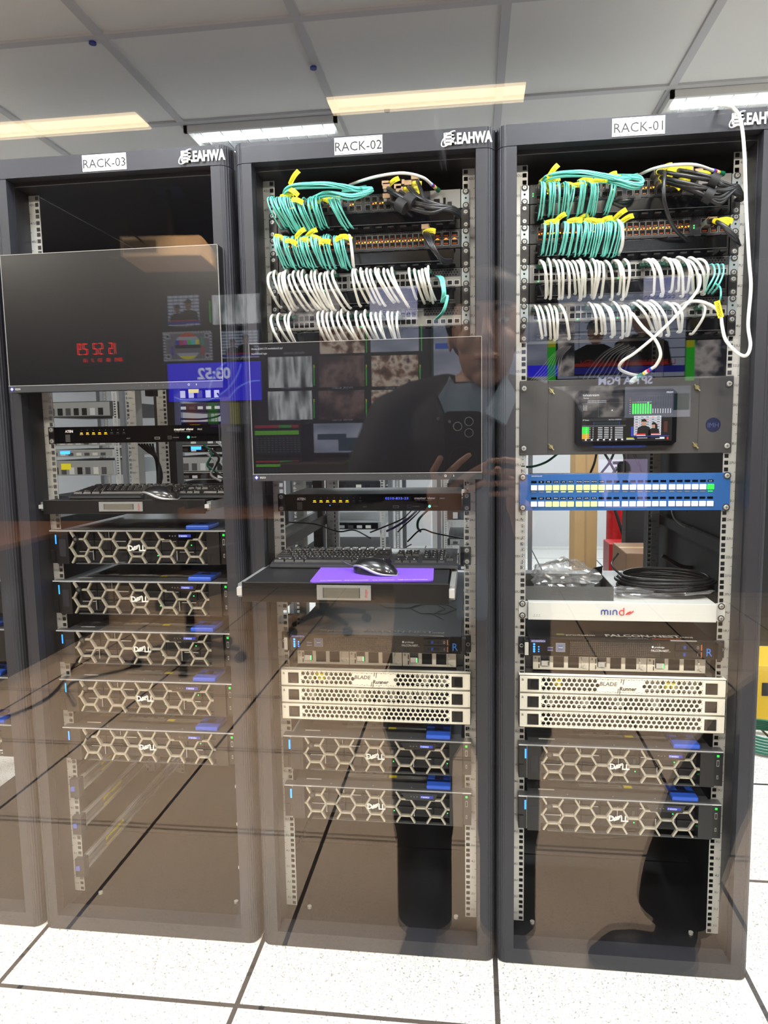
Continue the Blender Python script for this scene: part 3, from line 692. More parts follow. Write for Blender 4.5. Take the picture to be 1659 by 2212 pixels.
# --- switches
def sfp_port(c_):
    """one cage with an inner bar, plain copper; a painted orange glint on lit switches"""
    m = MB(); m.box(-.0078, .0078, -.0006, .0, -.0068, .0068, GREY).box(-.0068, .0068, -.0009, -.0006, -.0058, .0058, DK)
    m.box(-.0050, .0040, -.0012, -.0009, -.0046, -.0022, c_); return m
def rj_port():
    m = MB(); m.box(-.0078, .0078, -.0006, .0, -.0075, .0075, SILV).box(-.0066, .0066, -.0010, -.0006, -.0060, .0062, DK); return m
def bracket(t, zc=U / 2, h=U):
    for s in (-1, 1):
        m = MB().box(*sorted((s * .222, s * .2413)), -.0028, -.0002, .0015, h - .0015, mat('pale_bracket', (176, 188, 192), .35, .5))
        m.cyl((s * .2326, -.0028, h / 2 + .001), (s * .2326, -.0031, h / 2 + .001), .0024, DK, 10)
        m.build('ear', t, .0008)
        for z in (.0065, h - .0065): screw(t, s * .2326, z, -.003, .0052)
SW = {}
def fibre_switch(rack, slot, glow, label):
    t = eq('fibre_switch', label, 'network switch', rack, slot, 'fibre switches'); h = U
    MB().box(-.220, .220, 0, .45, .001, h - .001, GREYD).build('chassis', t)
    f = MB().box(-.2205, .2205, -.003, 0, .0012, h - .0012, GREYD).box(-.2205, .2205, -.0036, -.003, .0012, .003, SILV if False else BLKP)
    for i in range(70): f.box(-.214 + i * .0058, -.2115 + i * .0058, -.0033, -.003, h - .0042, h - .0022, DK)
    if not glow: f.box(.150, .2200, -.0042, -.003, .0012, h - .001, GREY).box(.158, .172, -.0050, -.0042, .012, .024, DK).box(.180, .186, -.005, -.0042, .012, .026, DK).box(.19, .2, -.0060, -.0042, .004, .016, BLKP).box(.165, .177, -.006, -.0042, .002, .012, BLKP)
    else: f.text('LNK', (-.217, -.0036, .03), .003, GREY, 'l')
    f.build('front_panel', t); bracket(t)
    ps = sfp_port(ORGD if glow else COP)
    proto = ps.build('port', t); proto.location = (99, 0, 0); n = 0
    spots = []
    x0, pitch, nc = (-.196, .01385, 24) if glow else (-.200, .0163, 20)
    for i in range(nc):
        for z in (.0315, .0135): spots.append((x0 + i * pitch + .006 * (i // 12), z))
    for i, (x, z) in enumerate(spots):
        o = proto if i == 0 else dup(proto, parent=t)
        o.location = (x, -.0032, z); o.scale = (.84, 1, .95)
    for k in range(0, nc):   # the arrow lamps between the rows
        if glow or k % 3 == 1 or k > 12:
            x = x0 + k * pitch + .006 * (k // 12)
            q = MB().prism([(x - .0052, .0208), (x - .0010, .0208), (x - .0031, .0238)], -.0043, -.0034, ORG).prism([(x + .0010, .0238), (x + .0052, .0238), (x + .0031, .0208)], -.0043, -.0034, YLED if k % 4 else ORG)
            q.build('link_lamp', t)
    if glow:
        for k in range(3):
            for z in (.0315, .0135):
                MB().box(.158 + k * .0200, .175 + k * .0200, -.0045, -.0032, z - .0068, z + .0068, GREY).box(.1592 + k * .02, .1738 + k * .02, -.0048, -.0045, z - .0055, z + .0055, DK).box(.161 + k * .02, .171 + k * .02, -.0052, -.0048, z - .004, z - .001, ORGD).build('wide_port', t)
            MB().prism([(.161 + k * .02, .0208), (.171 + k * .02, .0208), (.166 + k * .02, .0238)], -.0052, -.0042, ORG).build('link_lamp', t)
    for z in (.0185, .0235):
        MB().ball((-.2135 if not glow else .1435, -.0036, z), .0014, GRN, 8, 6).build('status_light', t)
    SW[(rack, slot)] = t
def copper_switch(rack, slot, label):
    t = eq('copper_switch', label, 'network switch', rack, slot, 'copper switches with white cables'); h = U
    MB().box(-.220, .220, 0, .35, .001, h - .001, GREY).build('chassis', t)
    f = MB().box(-.2205, .2205, -.003, 0, .0012, h - .0012, GREY); f.box(.132, .2200, -.0038, -.003, h - .020, h - .002, GREYD)
    for i in range(12):
        for j in range(3): f.prism([(.136 + i * .0066 + (j % 2) * .0033 + .0024 * math.cos(a), h - .005 - j * .0055 + .0024 * math.sin(a)) for a in [PI / 3 * k for k in range(6)]], -.0042, -.0038, DK)
    for i in range(5): f.box(.138 + i * .0165, .1515 + i * .0165, -.0042, -.003, .0045, .0165, SILV).box(.1395 + i * .0165, .150 + i * .0165, -.0045, -.0042, .006, .015, DK)
    f.box(-.22, .13, -.0034, -.003, h - .007, h - .0055, WHITE); f.build('front_panel', t); bracket(t)
    proto = rj_port().build('port', t); k = 0
    for g in range(4):
        for i in range(6):
            for z in (.0285, .0125):
                o = proto if k == 0 else dup(proto, parent=t); k += 1
                o.location = (-.205 + g * .083 + i * .0128, -.0032, z); o.scale = (.80, 1, .93)
                if z < .02: o.rotation_euler = (0, PI, 0)
    for i in range(3): MB().ball((-.2 + i * .09, -.0038, .0042), .0013, GRN, 8, 6).build('status_light', t)
    SW[(rack, slot)] = t
for rk in (1, 2):
    fibre_switch(rk, 41, False, 'topmost fibre switch under the aqua and black cable bundles in ' + RN[rk])
    fibre_switch(rk, 39, True, 'second fibre switch with a row of orange-lit ports in ' + RN[rk])
    copper_switch(rk, 37, 'upper grey copper switch full of white cables in ' + RN[rk])
    copper_switch(rk, 35, 'lower grey copper switch with white cables in ' + RN[rk])
# --- blue button panel
t = eq('button_panel', 'blue router control panel with two rows of square buttons in RACK-01', 'control panel', 1, 25)
BPM = mat('blue_panel_paint', (38, 92, 160), .45); h = 2 * U
MB().box(-.21, .21, -.002, .08, .003, h - .003, BLKI).build('chassis', t)
MB().box(-.2413, .2413, -.006, -.0015, .0008, h - .0008, BPM).build('front_panel', t, .0006)
for s in (-1, 1):
    for z in (.0075, h - .0075): screw(t, s * .2335, z, -.0065, .006)
BW = mat('white_button', (222, 224, 226), .4, 0, .25, ecol=(220, 225, 235)); BY = emit('lit_button', (255, 250, 150), 1.6); BG = emit('lit_green_button', (50, 255, 70), 1.7)
xs = []
for g_ in range(4):
    for i in range(6): xs.append(-.2145 + g_ * .1060 + i * .01725)
lit1 = set(range(2, 10)); lit2 = set(range(2, 9))
names1 = {1: 'IN', 2: 'MTR', 3: 'A-SUB', 4: 'A-PG', 5: 'MDVA', 6: 'MDVBA', 7: 'MDVSN', 8: 'MDVSA', 9: 'A-SPO', 23: 'Lock'}; names2 = {1: 'OUT', 2: 'MTR', 3: 'PRISM', 4: 'A-SUB', 5: 'A-PG', 6: 'SUITE', 7: 'SUITE', 8: 'SUITE'}
TXE = emit('tiny_white_text', (235, 240, 255), 1.3)
for r_, (z, lit, nm) in enumerate(((.056, lit1, names1), (.0165, lit2, names2))):
    for i, x in enumerate(xs):
        m = BG if (r_ == 0 and i == 23) else (BY if i in lit else BW)
        MB().box(x, x + .0148, -.0095, -.006, z - .0062, z + .0062, m).build('button', t, .001)
        d = MB().box(x + .001, x + .0138, -.0066, -.006, z + .0112, z + .0165, BLKG)
        if i in nm: d.text(nm[i], (x + .0074, -.0068, z + .0125), .0028, TXE, 'c', sx=.95)
        d.build('button_display', t)
        if r_ == 0: MB().box(x + .002, x + .0130, -.0066, -.006, z - .0112, z - .0092, BG if i == 23 else (BY if i in lit else GREY)).build('indicator_bar', t)
MB().text('GRASSVALLEY', (-.213, -.0063, .0825), .003, WHITE, 'l').build('brand_lettering', t)
# --- 4U panel with the touch screen
t = eq('monitor_panel', 'dark grey blanking panel holding a touch screen with green level bars in RACK-01', 'rack panel', 1, 28); h = 4 * U
PG = mat('panel_dark_grey', (68, 68, 70), .5, .1, bump=.2, bscale=900)
MB().box(-.2413, .2413, -.004, -.001, .0008, h - .0008, PG).build('front_panel', t, .0012)
MB().box(-.1755, -.1749, -.0044, -.004, .004, h - .002, INK).box(.166, .1666, -.0044, -.004, .004, h - .002, INK).build('panel_seam', t)
for s in (-1, 1):
    for z in (.017, h - .019): screw(t, s * .2315, z, -.0045, .0065)
BR = mat('brass_screw', (200, 190, 140), .3, .9)
for x in (-.168, .160):
    for z in (.020, h - .026):
        MB().cyl((x, -.004, z), (x, -.009, z), .0048, BR, 12).tube([(x - .006, -.010, z + .007), (x, -.0085, z), (x + .006, -.010, z - .008)], .0016, BR, 6).build('wing_screw', t)
MB().cyl((.199, -.0045, .066), (.199, -.004, .066), .0165, mat('navy_badge', (22, 30, 66), .4), 28).text('IMH', (.199, -.0049, .060), .011, mat('navy_badge_text', (70, 80, 120), .5), 'c').build('round_badge', t)
sx0, sx1, sz0, sz1 = -.1145, .1140, .018, .150
s = MB(); c = .010
s.prism([(sx0 + c, sz0), (sx1 - c, sz0), (sx1, sz0 + c), (sx1, sz1 - c), (sx1 - c, sz1), (sx0 + c, sz1), (sx0, sz1 - c), (sx0, sz0 + c)], -.022, -.004, BLKG); s.build('screen_housing', t, .002)
q = MB(); y = -.0224; a0, a1, b0, b1 = -.099, .103, .031, .1425
def rx(f): return a0 + (a1 - a0) * f
def rz(f): return b0 + (b1 - b0) * f
E_ = emit
q.quad(a0, a1, b0, b1, y, E_('scr_black', (10, 10, 14), .6))
W1 = E_('scr_white', (235, 235, 240), 1.0); G1 = E_('scr_grey', (110, 110, 118), .6); GR = E_('scr_green', (40, 225, 60), 1.2); AM = E_('scr_amber', (230, 170, 30), 1.0); BL = E_('scr_blue', (50, 70, 190), .9); DG = E_('scr_darkgrey', (50, 50, 56), .6); RD = E_('scr_red', (220, 40, 30), 1.0); DGR = E_('scr_darkgreen', (20, 70, 40), .8); SK = E_('scr_skin', (200, 150, 125), .9); BKC = E_('scr_black_cloth', (18, 22, 22), .7)
y -= .0003; q.text('telestream', (rx(.005), y, rz(.945)), .006, W1, 'l', sx=1.05); q.text('PRISM', (rx(.93), y, rz(.975)), .0042, W1, 'l', sx=1., shear=.2)
q.quad(rx(0), rx(.47), rz(.885), rz(.93), y, DG); q.text('Timing', (rx(.01), y - .0003, rz(.895)), .0032, W1, 'l')
for k in range(2): q.text('Relative to Ref B 30 fps 1080i in lines SDI 0.0 us', (rx(.06), y, rz(.842 - k * .032)), .0022, W1, 'l', sx=.72)
q.quad(rx(0), rx(.18), rz(.78), rz(.795), y, G1)
for k in range(4): q.text('Source', (rx(.01), y, rz(.74 - k * .028)), .0024, W1, 'l')
for u0, u1, w0, w1 in ((.18, .49, .50, .505), (.18, .49, .80, .805), (.18, .183, .50, .80), (.487, .49, .50, .80)): q.quad(rx(u0), rx(u1), rz(w0), rz(w1), y, G1)
q.quad(rx(.325), rx(.345), rz(.643), rz(.652), y, W1); q.quad(rx(.3325), rx(.3375), rz(.630), rz(.665), y, W1)
q.quad(rx(0), rx(.49), rz(.43), rz(.48), y, DG); q.text('IP Status', (rx(.01), y - .0003, rz(.44)), .003, W1, 'l'); q.text('Run Time: 1d 02:04:13', (rx(.30), y - .0003, rz(.443)), .0028, W1, 'l', sx=.8)
q.quad(rx(.13), rx(.42), rz(.355), rz(.41), y, E_('scr_tealdark', (20, 50, 60), .6)); q.quad(rx(.13), rx(.135), rz(.35), rz(.415), y - .0002, BL); q.quad(rx(.418), rx(.422), rz(.35), rz(.415), y - .0002, BL)
q.quad(rx(0), rx(.49), rz(.315), rz(.34), y, G1)
for k in range(7):
    zz = rz(.275 - k * .036); q.quad(rx(0), rx(.08), zz, zz + .0038, y, GR if k < 4 else AM)
    for u0, w_ in ((.045, .01), (.085, .01), (.12, .01), (.18, .05), (.25, .05), (.32, .02), (.37, .09)): q.quad(rx(u0), rx(u0 + w_), zz + .001, zz + .0024, y - .0003, W1)
for k in range(7):
    q.quad(rx(.035 + k * .068), rx(.055 + k * .068), rz(.025), rz(.055), y, W1); q.quad(rx(.03 + k * .068), rx(.06 + k * .068), rz(.006), rz(.014), y, G1)
q.quad(rx(.50), rx(.58), rz(.055), rz(.07), y, E_('scr_yellow', (230, 230, 60), 1)); q.quad(rx(.50), rx(.59), rz(.035), rz(.048), y, W1); q.quad(rx(.62), rx(.78), rz(.06), rz(.075), y, W1); q.quad(rx(.82), rx(.92), rz(.04), rz(.08), y, W1); q.quad(rx(.945), rx(.965), rz(.03), rz(.08), y, RD)
for k in range(16):
    u0 = .555 + k * .0275; q.quad(rx(u0), rx(u0 + .0012), rz(.56), rz(.93), y, G1); q.quad(rx(u0 + .022), rx(u0 + .0232), rz(.56), rz(.93), y, G1); q.quad(rx(u0), rx(u0 + .0232), rz(.928), rz(.932), y, G1)
    if k < 8: q.quad(rx(u0 + .002), rx(u0 + .0215), rz(.56), rz(.775 if k not in (6, 7) else (.80 if k == 6 else .76)), y - .0002, GR); q.quad(rx(u0), rx(u0 + .022), rz(.80), rz(.806), y - .0002, W1 if k > 1 else AM)
    else: q.quad(rx(u0 + .008), rx(u0 + .014), rz(.57), rz(.665), y - .0002, W1)
for k in range(8): q.quad(rx(.528), rx(.54), rz(.57 + k * .045), rz(.578 + k * .045), y, RD if k > 6 else (AM if k > 4 else W1))
# interview picture: sponsor wall, man and woman
q.quad(rx(.58), rx(.88), rz(.12), rz(.52), y, E_('scr_board', (205, 208, 215), 1.0))
for i in range(1, 5): q.quad(rx(.58 + i * .06), rx(.582 + i * .06), rz(.12), rz(.52), y - .0001, DG)
for j in range(1, 8): q.quad(rx(.58), rx(.88), rz(.12 + j * .05), rz(.124 + j * .05), y - .0001, DG)
for i in range(5):
    for j in range(8): q.quad(rx(.593 + i * .06), rx(.625 + i * .06), rz(.138 + j * .05), rz(.152 + j * .05), y - .0001, DG if (i * 3 + j) % 4 else RD)
def person2d(m, cx, cz, s_, y_, hair):
    m.prism([(cx + s_ * a, cz + s_ * b) for a, b in ((-.9, -1.9), (-.75, -.6), (-.25, -.35), (.25, -.35), (.75, -.6), (.9, -1.9))], y_, y_ - .0001, BKC)
    m.prism([(cx + s_ * .30 * math.cos(a), cz + s_ * (.05 + .42 * math.sin(a))) for a in [2 * PI * k / 14 for k in range(14)]], y_ - .0001, y_ - .0003, SK)
    m.prism([(cx + s_ * .34 * math.cos(a), cz + s_ * (.16 + .36 * math.sin(a))) for a in [PI * k / 10 for k in range(11)]], y_ - .0003, y_ - .0005, BKC)
    if hair: m.prism([(cx + s_ * .15, cz + s_ * .4), (cx + s_ * .5, cz + s_ * .2), (cx + s_ * .55, cz - s_ * .9), (cx + s_ * .2, cz - s_ * .7)], y_ - .0003, y_ - .0005, BKC)
person2d(q, rx(.69), rz(.375), .018, y - .0003, False); person2d(q, rx(.80), rz(.315), .0155, y - .0003, True)
q.quad(rx(.61), rx(.71), rz(.125), rz(.155), y - .0010, RD); q.quad(rx(.61), rx(.71), rz(.11), rz(.125), y - .0010, W1); q.quad(rx(.77), rx(.87), rz(.14), rz(.16), y - .0010, RD); q.quad(rx(.77), rx(.87), rz(.125), rz(.14), y - .0010, W1); q.quad(rx(.57), rx(.97), rz(.095), rz(.11), y - .0010, BL)
q.quad(rx(.55), rx(.575), rz(.10), rz(.30), y, BL); q.quad(rx(.91), rx(.95), rz(.18), rz(.40), y, E_('scr_brown', (90, 40, 36), .8))
q.build('screen', t, label='lit touch screen with level bars and an interview picture')
# --- mind unit
t = eq('rack_unit', 'pale grey low unit with a blue and red "mind" logo in RACK-01', 'rack unit', 1, 19)
PGY = mat('pale_grey_paint', (205, 207, 204), .45); h = U
MB().box(-.219, .219, -.006, .40, .001, h - .0006, PGY).build('chassis', t, .0006)
MB().box(-.2195, .2185, -.014, -.004, .0006, h - .0004, PGY).build('front_panel', t, .0008); ears(t, h, PGY, (.0075, .037), .2195)
l = MB(); lb = mat('logo_navy', (35, 60, 140), .5); lr = mat('logo_red', (200, 50, 50), .5); y = -.0145
def arc(m, cx, cz, r, a0, a1, w, mt, n=12):
    P = [(cx + r * math.cos(a0 + (a1 - a0) * i / n), y - .0004, cz + r * math.sin(a0 + (a1 - a0) * i / n)) for i in range(n + 1)]
    m.tube(P, w, mt, 6)
bz = .016; xx = -.046; w_ = .0012
def stroke(m, pts, mt): m.tube([(a, y - .0004, b) for a, b in pts], w_, mt, 6)
for k in range(2): stroke(l, [(xx + k * .0075, bz), (xx + k * .0075, bz + .009), (xx + k * .0075 + .002, bz + .011), (xx + k * .0075 + .0055, bz + .011), (xx + k * .0075 + .0075, bz + .009), (xx + k * .0075 + .0075, bz)], lb)
stroke(l, [(xx + .021, bz), (xx + .021, bz + .011)], lb)
stroke(l, [(xx + .027, bz), (xx + .027, bz + .009), (xx + .029, bz + .011), (xx + .034, bz + .011), (xx + .036, bz + .009), (xx + .036, bz)], lb)
stroke(l, [(xx + .052, bz + .017), (xx + .052, bz), (xx + .045, bz), (xx + .042, bz + .003), (xx + .042, bz + .008), (xx + .045, bz + .011), (xx + .052, bz + .011)], lr)
for k, (a, b) in enumerate(((.057, .006), (.058, .010), (.063, .0115))): stroke(l, [(xx + a, bz + .001), (xx + a + b, bz + .004 + b * .5)], lr)
l.build('logo', t)
d = MB()
for i in range(3): d.box(-.205 + i * .006, -.2035 + i * .006, y - .0003, y, .012, .0135, INK)
d.text('Pwr  Alm  Sync', (-.207, y - .0003, .0085), .002, INK, 'l'); d.build('front_print', t)
ZT = zu(19.5)
# grey tray, bag, cable coil, sleeve on top of it
T1 = aty(1127, 1262, YR).x; T2 = aty(1325, 1262, YR).x
t = thing('cardboard_tray', 'dark grey open tray holding a plastic bag on the pale grey unit', 'tray', ((T1 + T2) / 2, .17, ZT)); w2 = (T2 - T1) / 2 + .003
TG = mat('grey_card', (84, 85, 86), .6); m = MB().box(-w2, w2, -.075, .085, 0, .002, TG)
m.box(-w2, w2, -.077, -.075, 0, .034, TG).box(-w2, w2, .083, .085, 0, .034, TG).box(w2 - .002, w2, -.075, .085, 0, .034, TG).box(-w2, -w2 + .002, -.075, .085, 0, .034, TG).build('tray_body', t)
MB().add([(w2 - .04, .085, .034), (w2, .085, .034), (w2, .075, .058), (w2 - .02, .09, .050)], [(0, 1, 2, 3)], BLK).build('tray_flap', t)
def crumple(name, c, d, seed, m, label, cat, res=22, amp=.22, flat=False):
    rr = random.Random(seed); mb = MB(); vs = []; fs = []
    for i in range(res + 1):
        th = PI * i / res
        for j in range(res * 2):
            ph = 2 * PI * j / (res * 2); k = 1 + amp * (rr.random() - .5) + .10 * math.sin(3 * ph + seed) + .08 * math.sin(5 * th + ph)
            q_ = Vector((d[0] * math.sin(th) * math.cos(ph), d[1] * math.sin(th) * math.sin(ph), d[2] * math.cos(th))) * k
            q_.z = max(q_.z, -d[2] * .8); vs.append(q_)
    for i in range(res):
        for j in range(res * 2): fs.append((i * res * 2 + j, i * res * 2 + (j + 1) % (res * 2), (i + 1) * res * 2 + (j + 1) % (res * 2), (i + 1) * res * 2 + j))
    mb.add(vs, fs, m, False); return tag(mb.build(name, loc=c), label, cat)
def plastic():
    m = bpy.data.materials.new('clear_plastic_film'); m.use_nodes = True; nt = m.node_tree; nt.nodes.clear(); N = nt.nodes.new; L = nt.links.new
    o = N('ShaderNodeOutputMaterial'); a = N('ShaderNodeBsdfTransparent'); b = N('ShaderNodeBsdfGlossy'); b.inputs['Roughness'].default_value = .12; c = N('ShaderNodeBsdfDiffuse'); c.inputs[0].default_value = (.8, .82, .85, 1)
    m1 = N('ShaderNodeMixShader'); m1.inputs[0].default_value = .35; m2 = N('ShaderNodeMixShader'); m2.inputs[0].default_value = .30
    L(b.outputs[0], m1.inputs[1]); L(c.outputs[0], m1.inputs[2]); L(a.outputs[0], m2.inputs[1]); L(m1.outputs[0], m2.inputs[2]); L(m2.outputs[0], o.inputs[0]); return m
PF = plastic()
p = aty(1218, 1245, .16); crumple('plastic_bag', (p.x - .002, .165, ZT + .046), (.080, .06, .040), 3, PF, 'crumpled clear plastic bag lying in the dark grey tray', 'plastic bag')
t = thing('cable_coil', 'coiled thick black cable lying on the pale grey unit', 'cable', (aty(1435, 1275, .2).x, .20, ZT)); c_ = MB()
for k in range(6):
    rx_, ry_ = .118 - .005 * (k % 3), .085 - .004 * (k % 2); P = [(rx_ * math.cos(a) + .004 * math.sin(3 * a + k), ry_ * math.sin(a), .010 + .0068 * k + .002 * math.sin(2 * a + k)) for a in [2 * PI * i / 40 for i in range(41)]]
    c_.tube(P, .0042, BCAB, 8, False)
c_.tube(cr([(-.11, -.02, .045), (-.125, .02, .06), (-.118, .06, .068), (-.10, .08, .085)], 5), .0028, GREYD, 6); c_.build('coil', t)
p = aty(1425, 1287, YR + .02); crumple('plastic_sleeve', (p.x, YR + .07, ZT + .0135), (.108, .045, .011), 9, PF, 'flat crumpled plastic sleeve under the front of the black cable coil', 'plastic sleeve', 16, .5)

# --- display monitors in front of racks 2 and 3
def monitor(name, label, uv, Y, text):
    P = [aty(u, v, Y) for u, v in uv]; x0 = P[0].x; x1 = P[1].x; z1 = (P[0].z + P[1].z) / 2; z0 = (P[2].z + P[3].z) / 2; bar = .0165
    t = thing(name, label, 'monitor', ((x0 + x1) / 2, Y, z0)); w = (x1 - x0) / 2; h = z1 - z0
    MB().box(-w, w, .001, .030, 0, h, BLKP).box(-w + .1, w - .1, .03, .05, .05, h - .05, BLKP).build('housing', t, .001)
    MB().box(-w + .0015, w - .0015, -.0005, .001, bar, h - .0015, mat('screen_glass_off', (8, 8, 13), .30)).build('screen', t)
    MB().box(-w, w, -.0015, .002, h - .0012, h, GREY).box(-w, -w + .0012, -.0015, .002, bar, h, GREY).box(w - .0012, w, -.0015, .002, bar, h, GREY).build('edge_trim', t)
    b = MB().box(-w, w, -.004, .002, 0, bar, mat('monitor_bar_grey', (62, 63, 66), .4, .2)).box(-w, w, -.0045, -.001, bar - .001, bar, SILV); b.build('lower_bezel', t)
    m = MB(); y = -.0048; lx = -w + .009; m.prism([(lx, .002), (lx + .006, .008), (lx, .014), (lx - .006, .008)], y, -.004, mat('logo_diamond', (70, 80, 190), .4)); m.prism([(lx, .0045), (lx + .0035, .008), (lx, .0115), (lx - .0035, .008)], y - .0002, -.004, WHITE)
    m.text('EIZO', (lx + .009, y, .006), .0042, WHITE, 'l', sx=1.1)
    m.tube([(w - .082 + .0022 * math.cos(a), y, .0085 + .0022 * math.sin(a)) for a in [2 * PI * i / 12 for i in range(13)]], .0004, WHITE, 4, False).box(w - .064, w - .063, y, -.004, .0065, .0105, WHITE)
    for i in range(6): m.box(w - .20 + i * .018, w - .199 + i * .018, y, -.004, .0085, .0095, GREY)
    m.build('logo_and_keys', t)
    if text:
        q = MB(); tw = emit('terminal_text', (210, 210, 215), 1.0); q.text('Ubuntu 22.04.5 LTS manifoldmini2 tty1', (-w + .006, -.0009, h - .0145), .0042, tw, 'l', sx=.82); q.text('manifoldmini2 login:', (-w + .006, -.0009, h - .0255), .0042, tw, 'l', sx=.82); q.build('screen_text', t)
    a = MB().box(-.05, .05, .05, .056, h / 2 - .05, h / 2 + .05, BLKI).tube([(0, .055, h / 2), (0, .16, h / 2), (.10 if text else -.05, .30, h / 2)], .014, BLKI, 10).box(-.012 + (.1 if text else -.05), .012 + (.1 if text else -.05), .29, .32, h / 2 - .16, h / 2 + .16, BLKI)
    a.build('mounting_arm', t)
monitor('display_monitor', 'wide black display on an arm in front of RACK-03, switched off', [(0, 549), (470, 530), (487, 845 - 4), (22, 845)], -.030, False)
monitor('display_monitor', 'wide black display in front of RACK-02 with two lines of white text', [(537, 742), (1041, 726), (1040, 1033), (553, 1041)], -.040, True)

# --- pull-out shelves
def drawer(label, Yf, uvl, uvr, z1, hh, back, ext):
    x0 = aty(*uvl, Yf).x; x1 = aty(*uvr, Yf).x; t = thing('keyboard_shelf', label, 'keyboard shelf', ((x0 + x1) / 2, Yf, z1 - hh)); w = (x1 - x0) / 2
    MB().box(-w, w, 0, .004, 0, hh, BLKP).build('front_panel', t, .001)
    MB().box(-w + .004, w - .004, .004, back, hh - .003, hh - .0012, mat('shelf_black', (26, 26, 29), .4, bump=.3, bscale=700)).box(-w + .004, -w + .006, .004, back, .004, hh - .003, BLKI).box(w - .006, w - .004, .004, back, .004, hh - .003, BLKI).build('shelf', t)
    MB().box(-w + .002, w - .002, -.0004, .006, hh - .0014, hh - .0004, GREYD).build('front_edge', t)
    for s in (-1, 1):
        MB().box(*sorted((s * (w + .001), s * (w + .012))), .004 + .006, ext, .008, hh - .006, ZINC).box(*sorted((s * w, s * (w + .011))), -.002, .012, .014, hh - .012, SILV).build('slide', t)
    px = aty(*( (743, 1281) if Yf < -.1 else (262, 1097)), Yf).x - (x0 + x1) / 2
    k = MB().box(px - .058, px + .058, -.0035, 0, .007, hh - .005, ZINC).box(px - .044, px + .034, -.0042, -.0035, .012, hh - .010, mat('latch_recess', (110, 108, 100), .5, .5)).box(px - .0445, px - .0435, -.0046, -.0035, .012, hh - .010, INK).box(px + .0335, px + .0345, -.0046, -.0035, .012, hh - .010, INK)
    k.text('PUSH', (px + .051, -.0040, hh / 2), .0052, RED, 'c', u=(0, 0, 1), v=(-1, 0, 0)); k.build('push_latch', t)
    return t, w
D2, w2_ = drawer('black pull-out keyboard drawer in RACK-02, slid far out', -.20, (522, 1259), (970, 1259), 1.0005, .0435, .47, .28)
D3, w3_ = drawer('black pull-out keyboard drawer in RACK-03, nearly closed', .035, (92, 1082), (442, 1078), 1.158, .036, .42, .12)
S2 = 1.0005 - .0012; S3 = 1.158 - .0012
# ears holding the drawers
for rk, sl in ((2, 22), ):
    t = eq('slide_bracket', 'black bracket with two screws beside the keyboard in RACK-02', 'bracket', rk, sl)
    MB().box(.216, .2413, -.003, -.0002, 0, U, BLKP).box(.212, .2255, -.003, .2, 0, U * .7, ZINC).build('plate', t); 
    for z in (.008, .036): screw(t, .2326, z, -.0035, .006)
# --- keyboards
KEYM = mat('key_black', (30, 30, 33), .35); KBM = mat('keyboard_body', (38, 38, 42), .32)
def keyboard():
    t = thing('keyboard', 'kb', 'keyboard', group='black full-size keyboards'); L_, Wd = .447, .152
    b = MB(); b.prism([(0, 0), (Wd, 0), (Wd, .024), (Wd * .9, .025), (.012, .012), (0, .006)], -L_ / 2, L_ / 2, KBM, 'x'); b.build('body', t, .003)
    MB().box(-L_ / 2 + .003, L_ / 2 - .003, -.003, .004, .002, .0075, SILV if False else GREYD).build('front_lip', t)
    P = [(-.2155, 0)]; keys = []
    def row(y, x, ws):
        for w_ in ws:
            if w_ > 0: keys.append((x, y, w_))
            x += abs(w_)
    k = .0186; yy = [.012, .031, .050, .069, .088, .113]
    X0 = -.2165
    row(yy[0], X0, [k * 1.4, k * 1.3, k * 1.3, k * 6.2, k * 1.3, k * 1.0, k * 1.0, k * 1.4])
    row(yy[1], X0, [k * 2.3] + [k] * 10 + [k * 2.6])
    row(yy[2], X0, [k * 1.8] + [k] * 11 + [k * 2.1])
    row(yy[3], X0, [k * 1.5] + [k] * 12 + [k * 1.4])
    row(yy[4], X0, [k] * 13 + [k * 1.9])
    for g_ in range(13): keys.append((X0 + g_ * k * 1.12 + (.004 if g_ else 0), yy[5], k))
    for i in range(3):
        for y in (yy[3], yy[4]): keys.append((.074 + i * k, y, k))
        keys.append((.074 + i * k, yy[0], k))
    keys.append((.074 + k, yy[1], k))
    for j in range(4):
        for i in range(3): keys.append((.138 + i * k, yy[1 + j], k))
    keys += [(.138, yy[0], 2 * k), (.138 + 2 * k, yy[0], k), (.138 + 3 * k, yy[1], k), (.138 + 3 * k, yy[3], k)]
    keys = keys[:99]; nm = 'QWERTYUIOPASDFGHJKLZXCVBNM1234567890'
    for i, (x, y, w_) in enumerate(keys):
        z = .010 + y * .104; hk = .0165
        m = MB(); a = .0008; bv = [(x + a, y, z), (x + w_ - a, y, z), (x + w_ - a, y + hk, z + .002), (x + a, y + hk, z + .002)]
        tv = [(x + a + .0018, y + .0022, z + .0062), (x + w_ - a - .0018, y + .0022, z + .0062), (x + w_ - a - .0018, y + hk - .001, z + .0085), (x + a + .0018, y + hk - .001, z + .0085)]
        m.add(bv + tv, [(4, 5, 6, 7), (0, 1, 5, 4), (1, 2, 6, 5), (2, 3, 7, 6), (3, 0, 4, 7)], KEYM)
        if w_ < .03: m.text(nm[i % 36], (x + w_ / 2, y + .0065, z + .0080), .0050, WHITE, 'c', v=(0, 1, .13))
        m.build('key', t)
    return t
KB = keyboard(); pk = atz(784, 1212, S2 + .003)
KB.location = (aty(783, 1212, -.03).x, -.035, S2 + .0006); KB['label'] = 'black keyboard lying on the pulled-out drawer in RACK-02'
pk3 = atz(300, 1072, S3); dup(KB, (aty(146, 1065, .07).x + .2235, .072, S3 + .0006), .0, label='black keyboard on the nearly closed drawer in RACK-03')
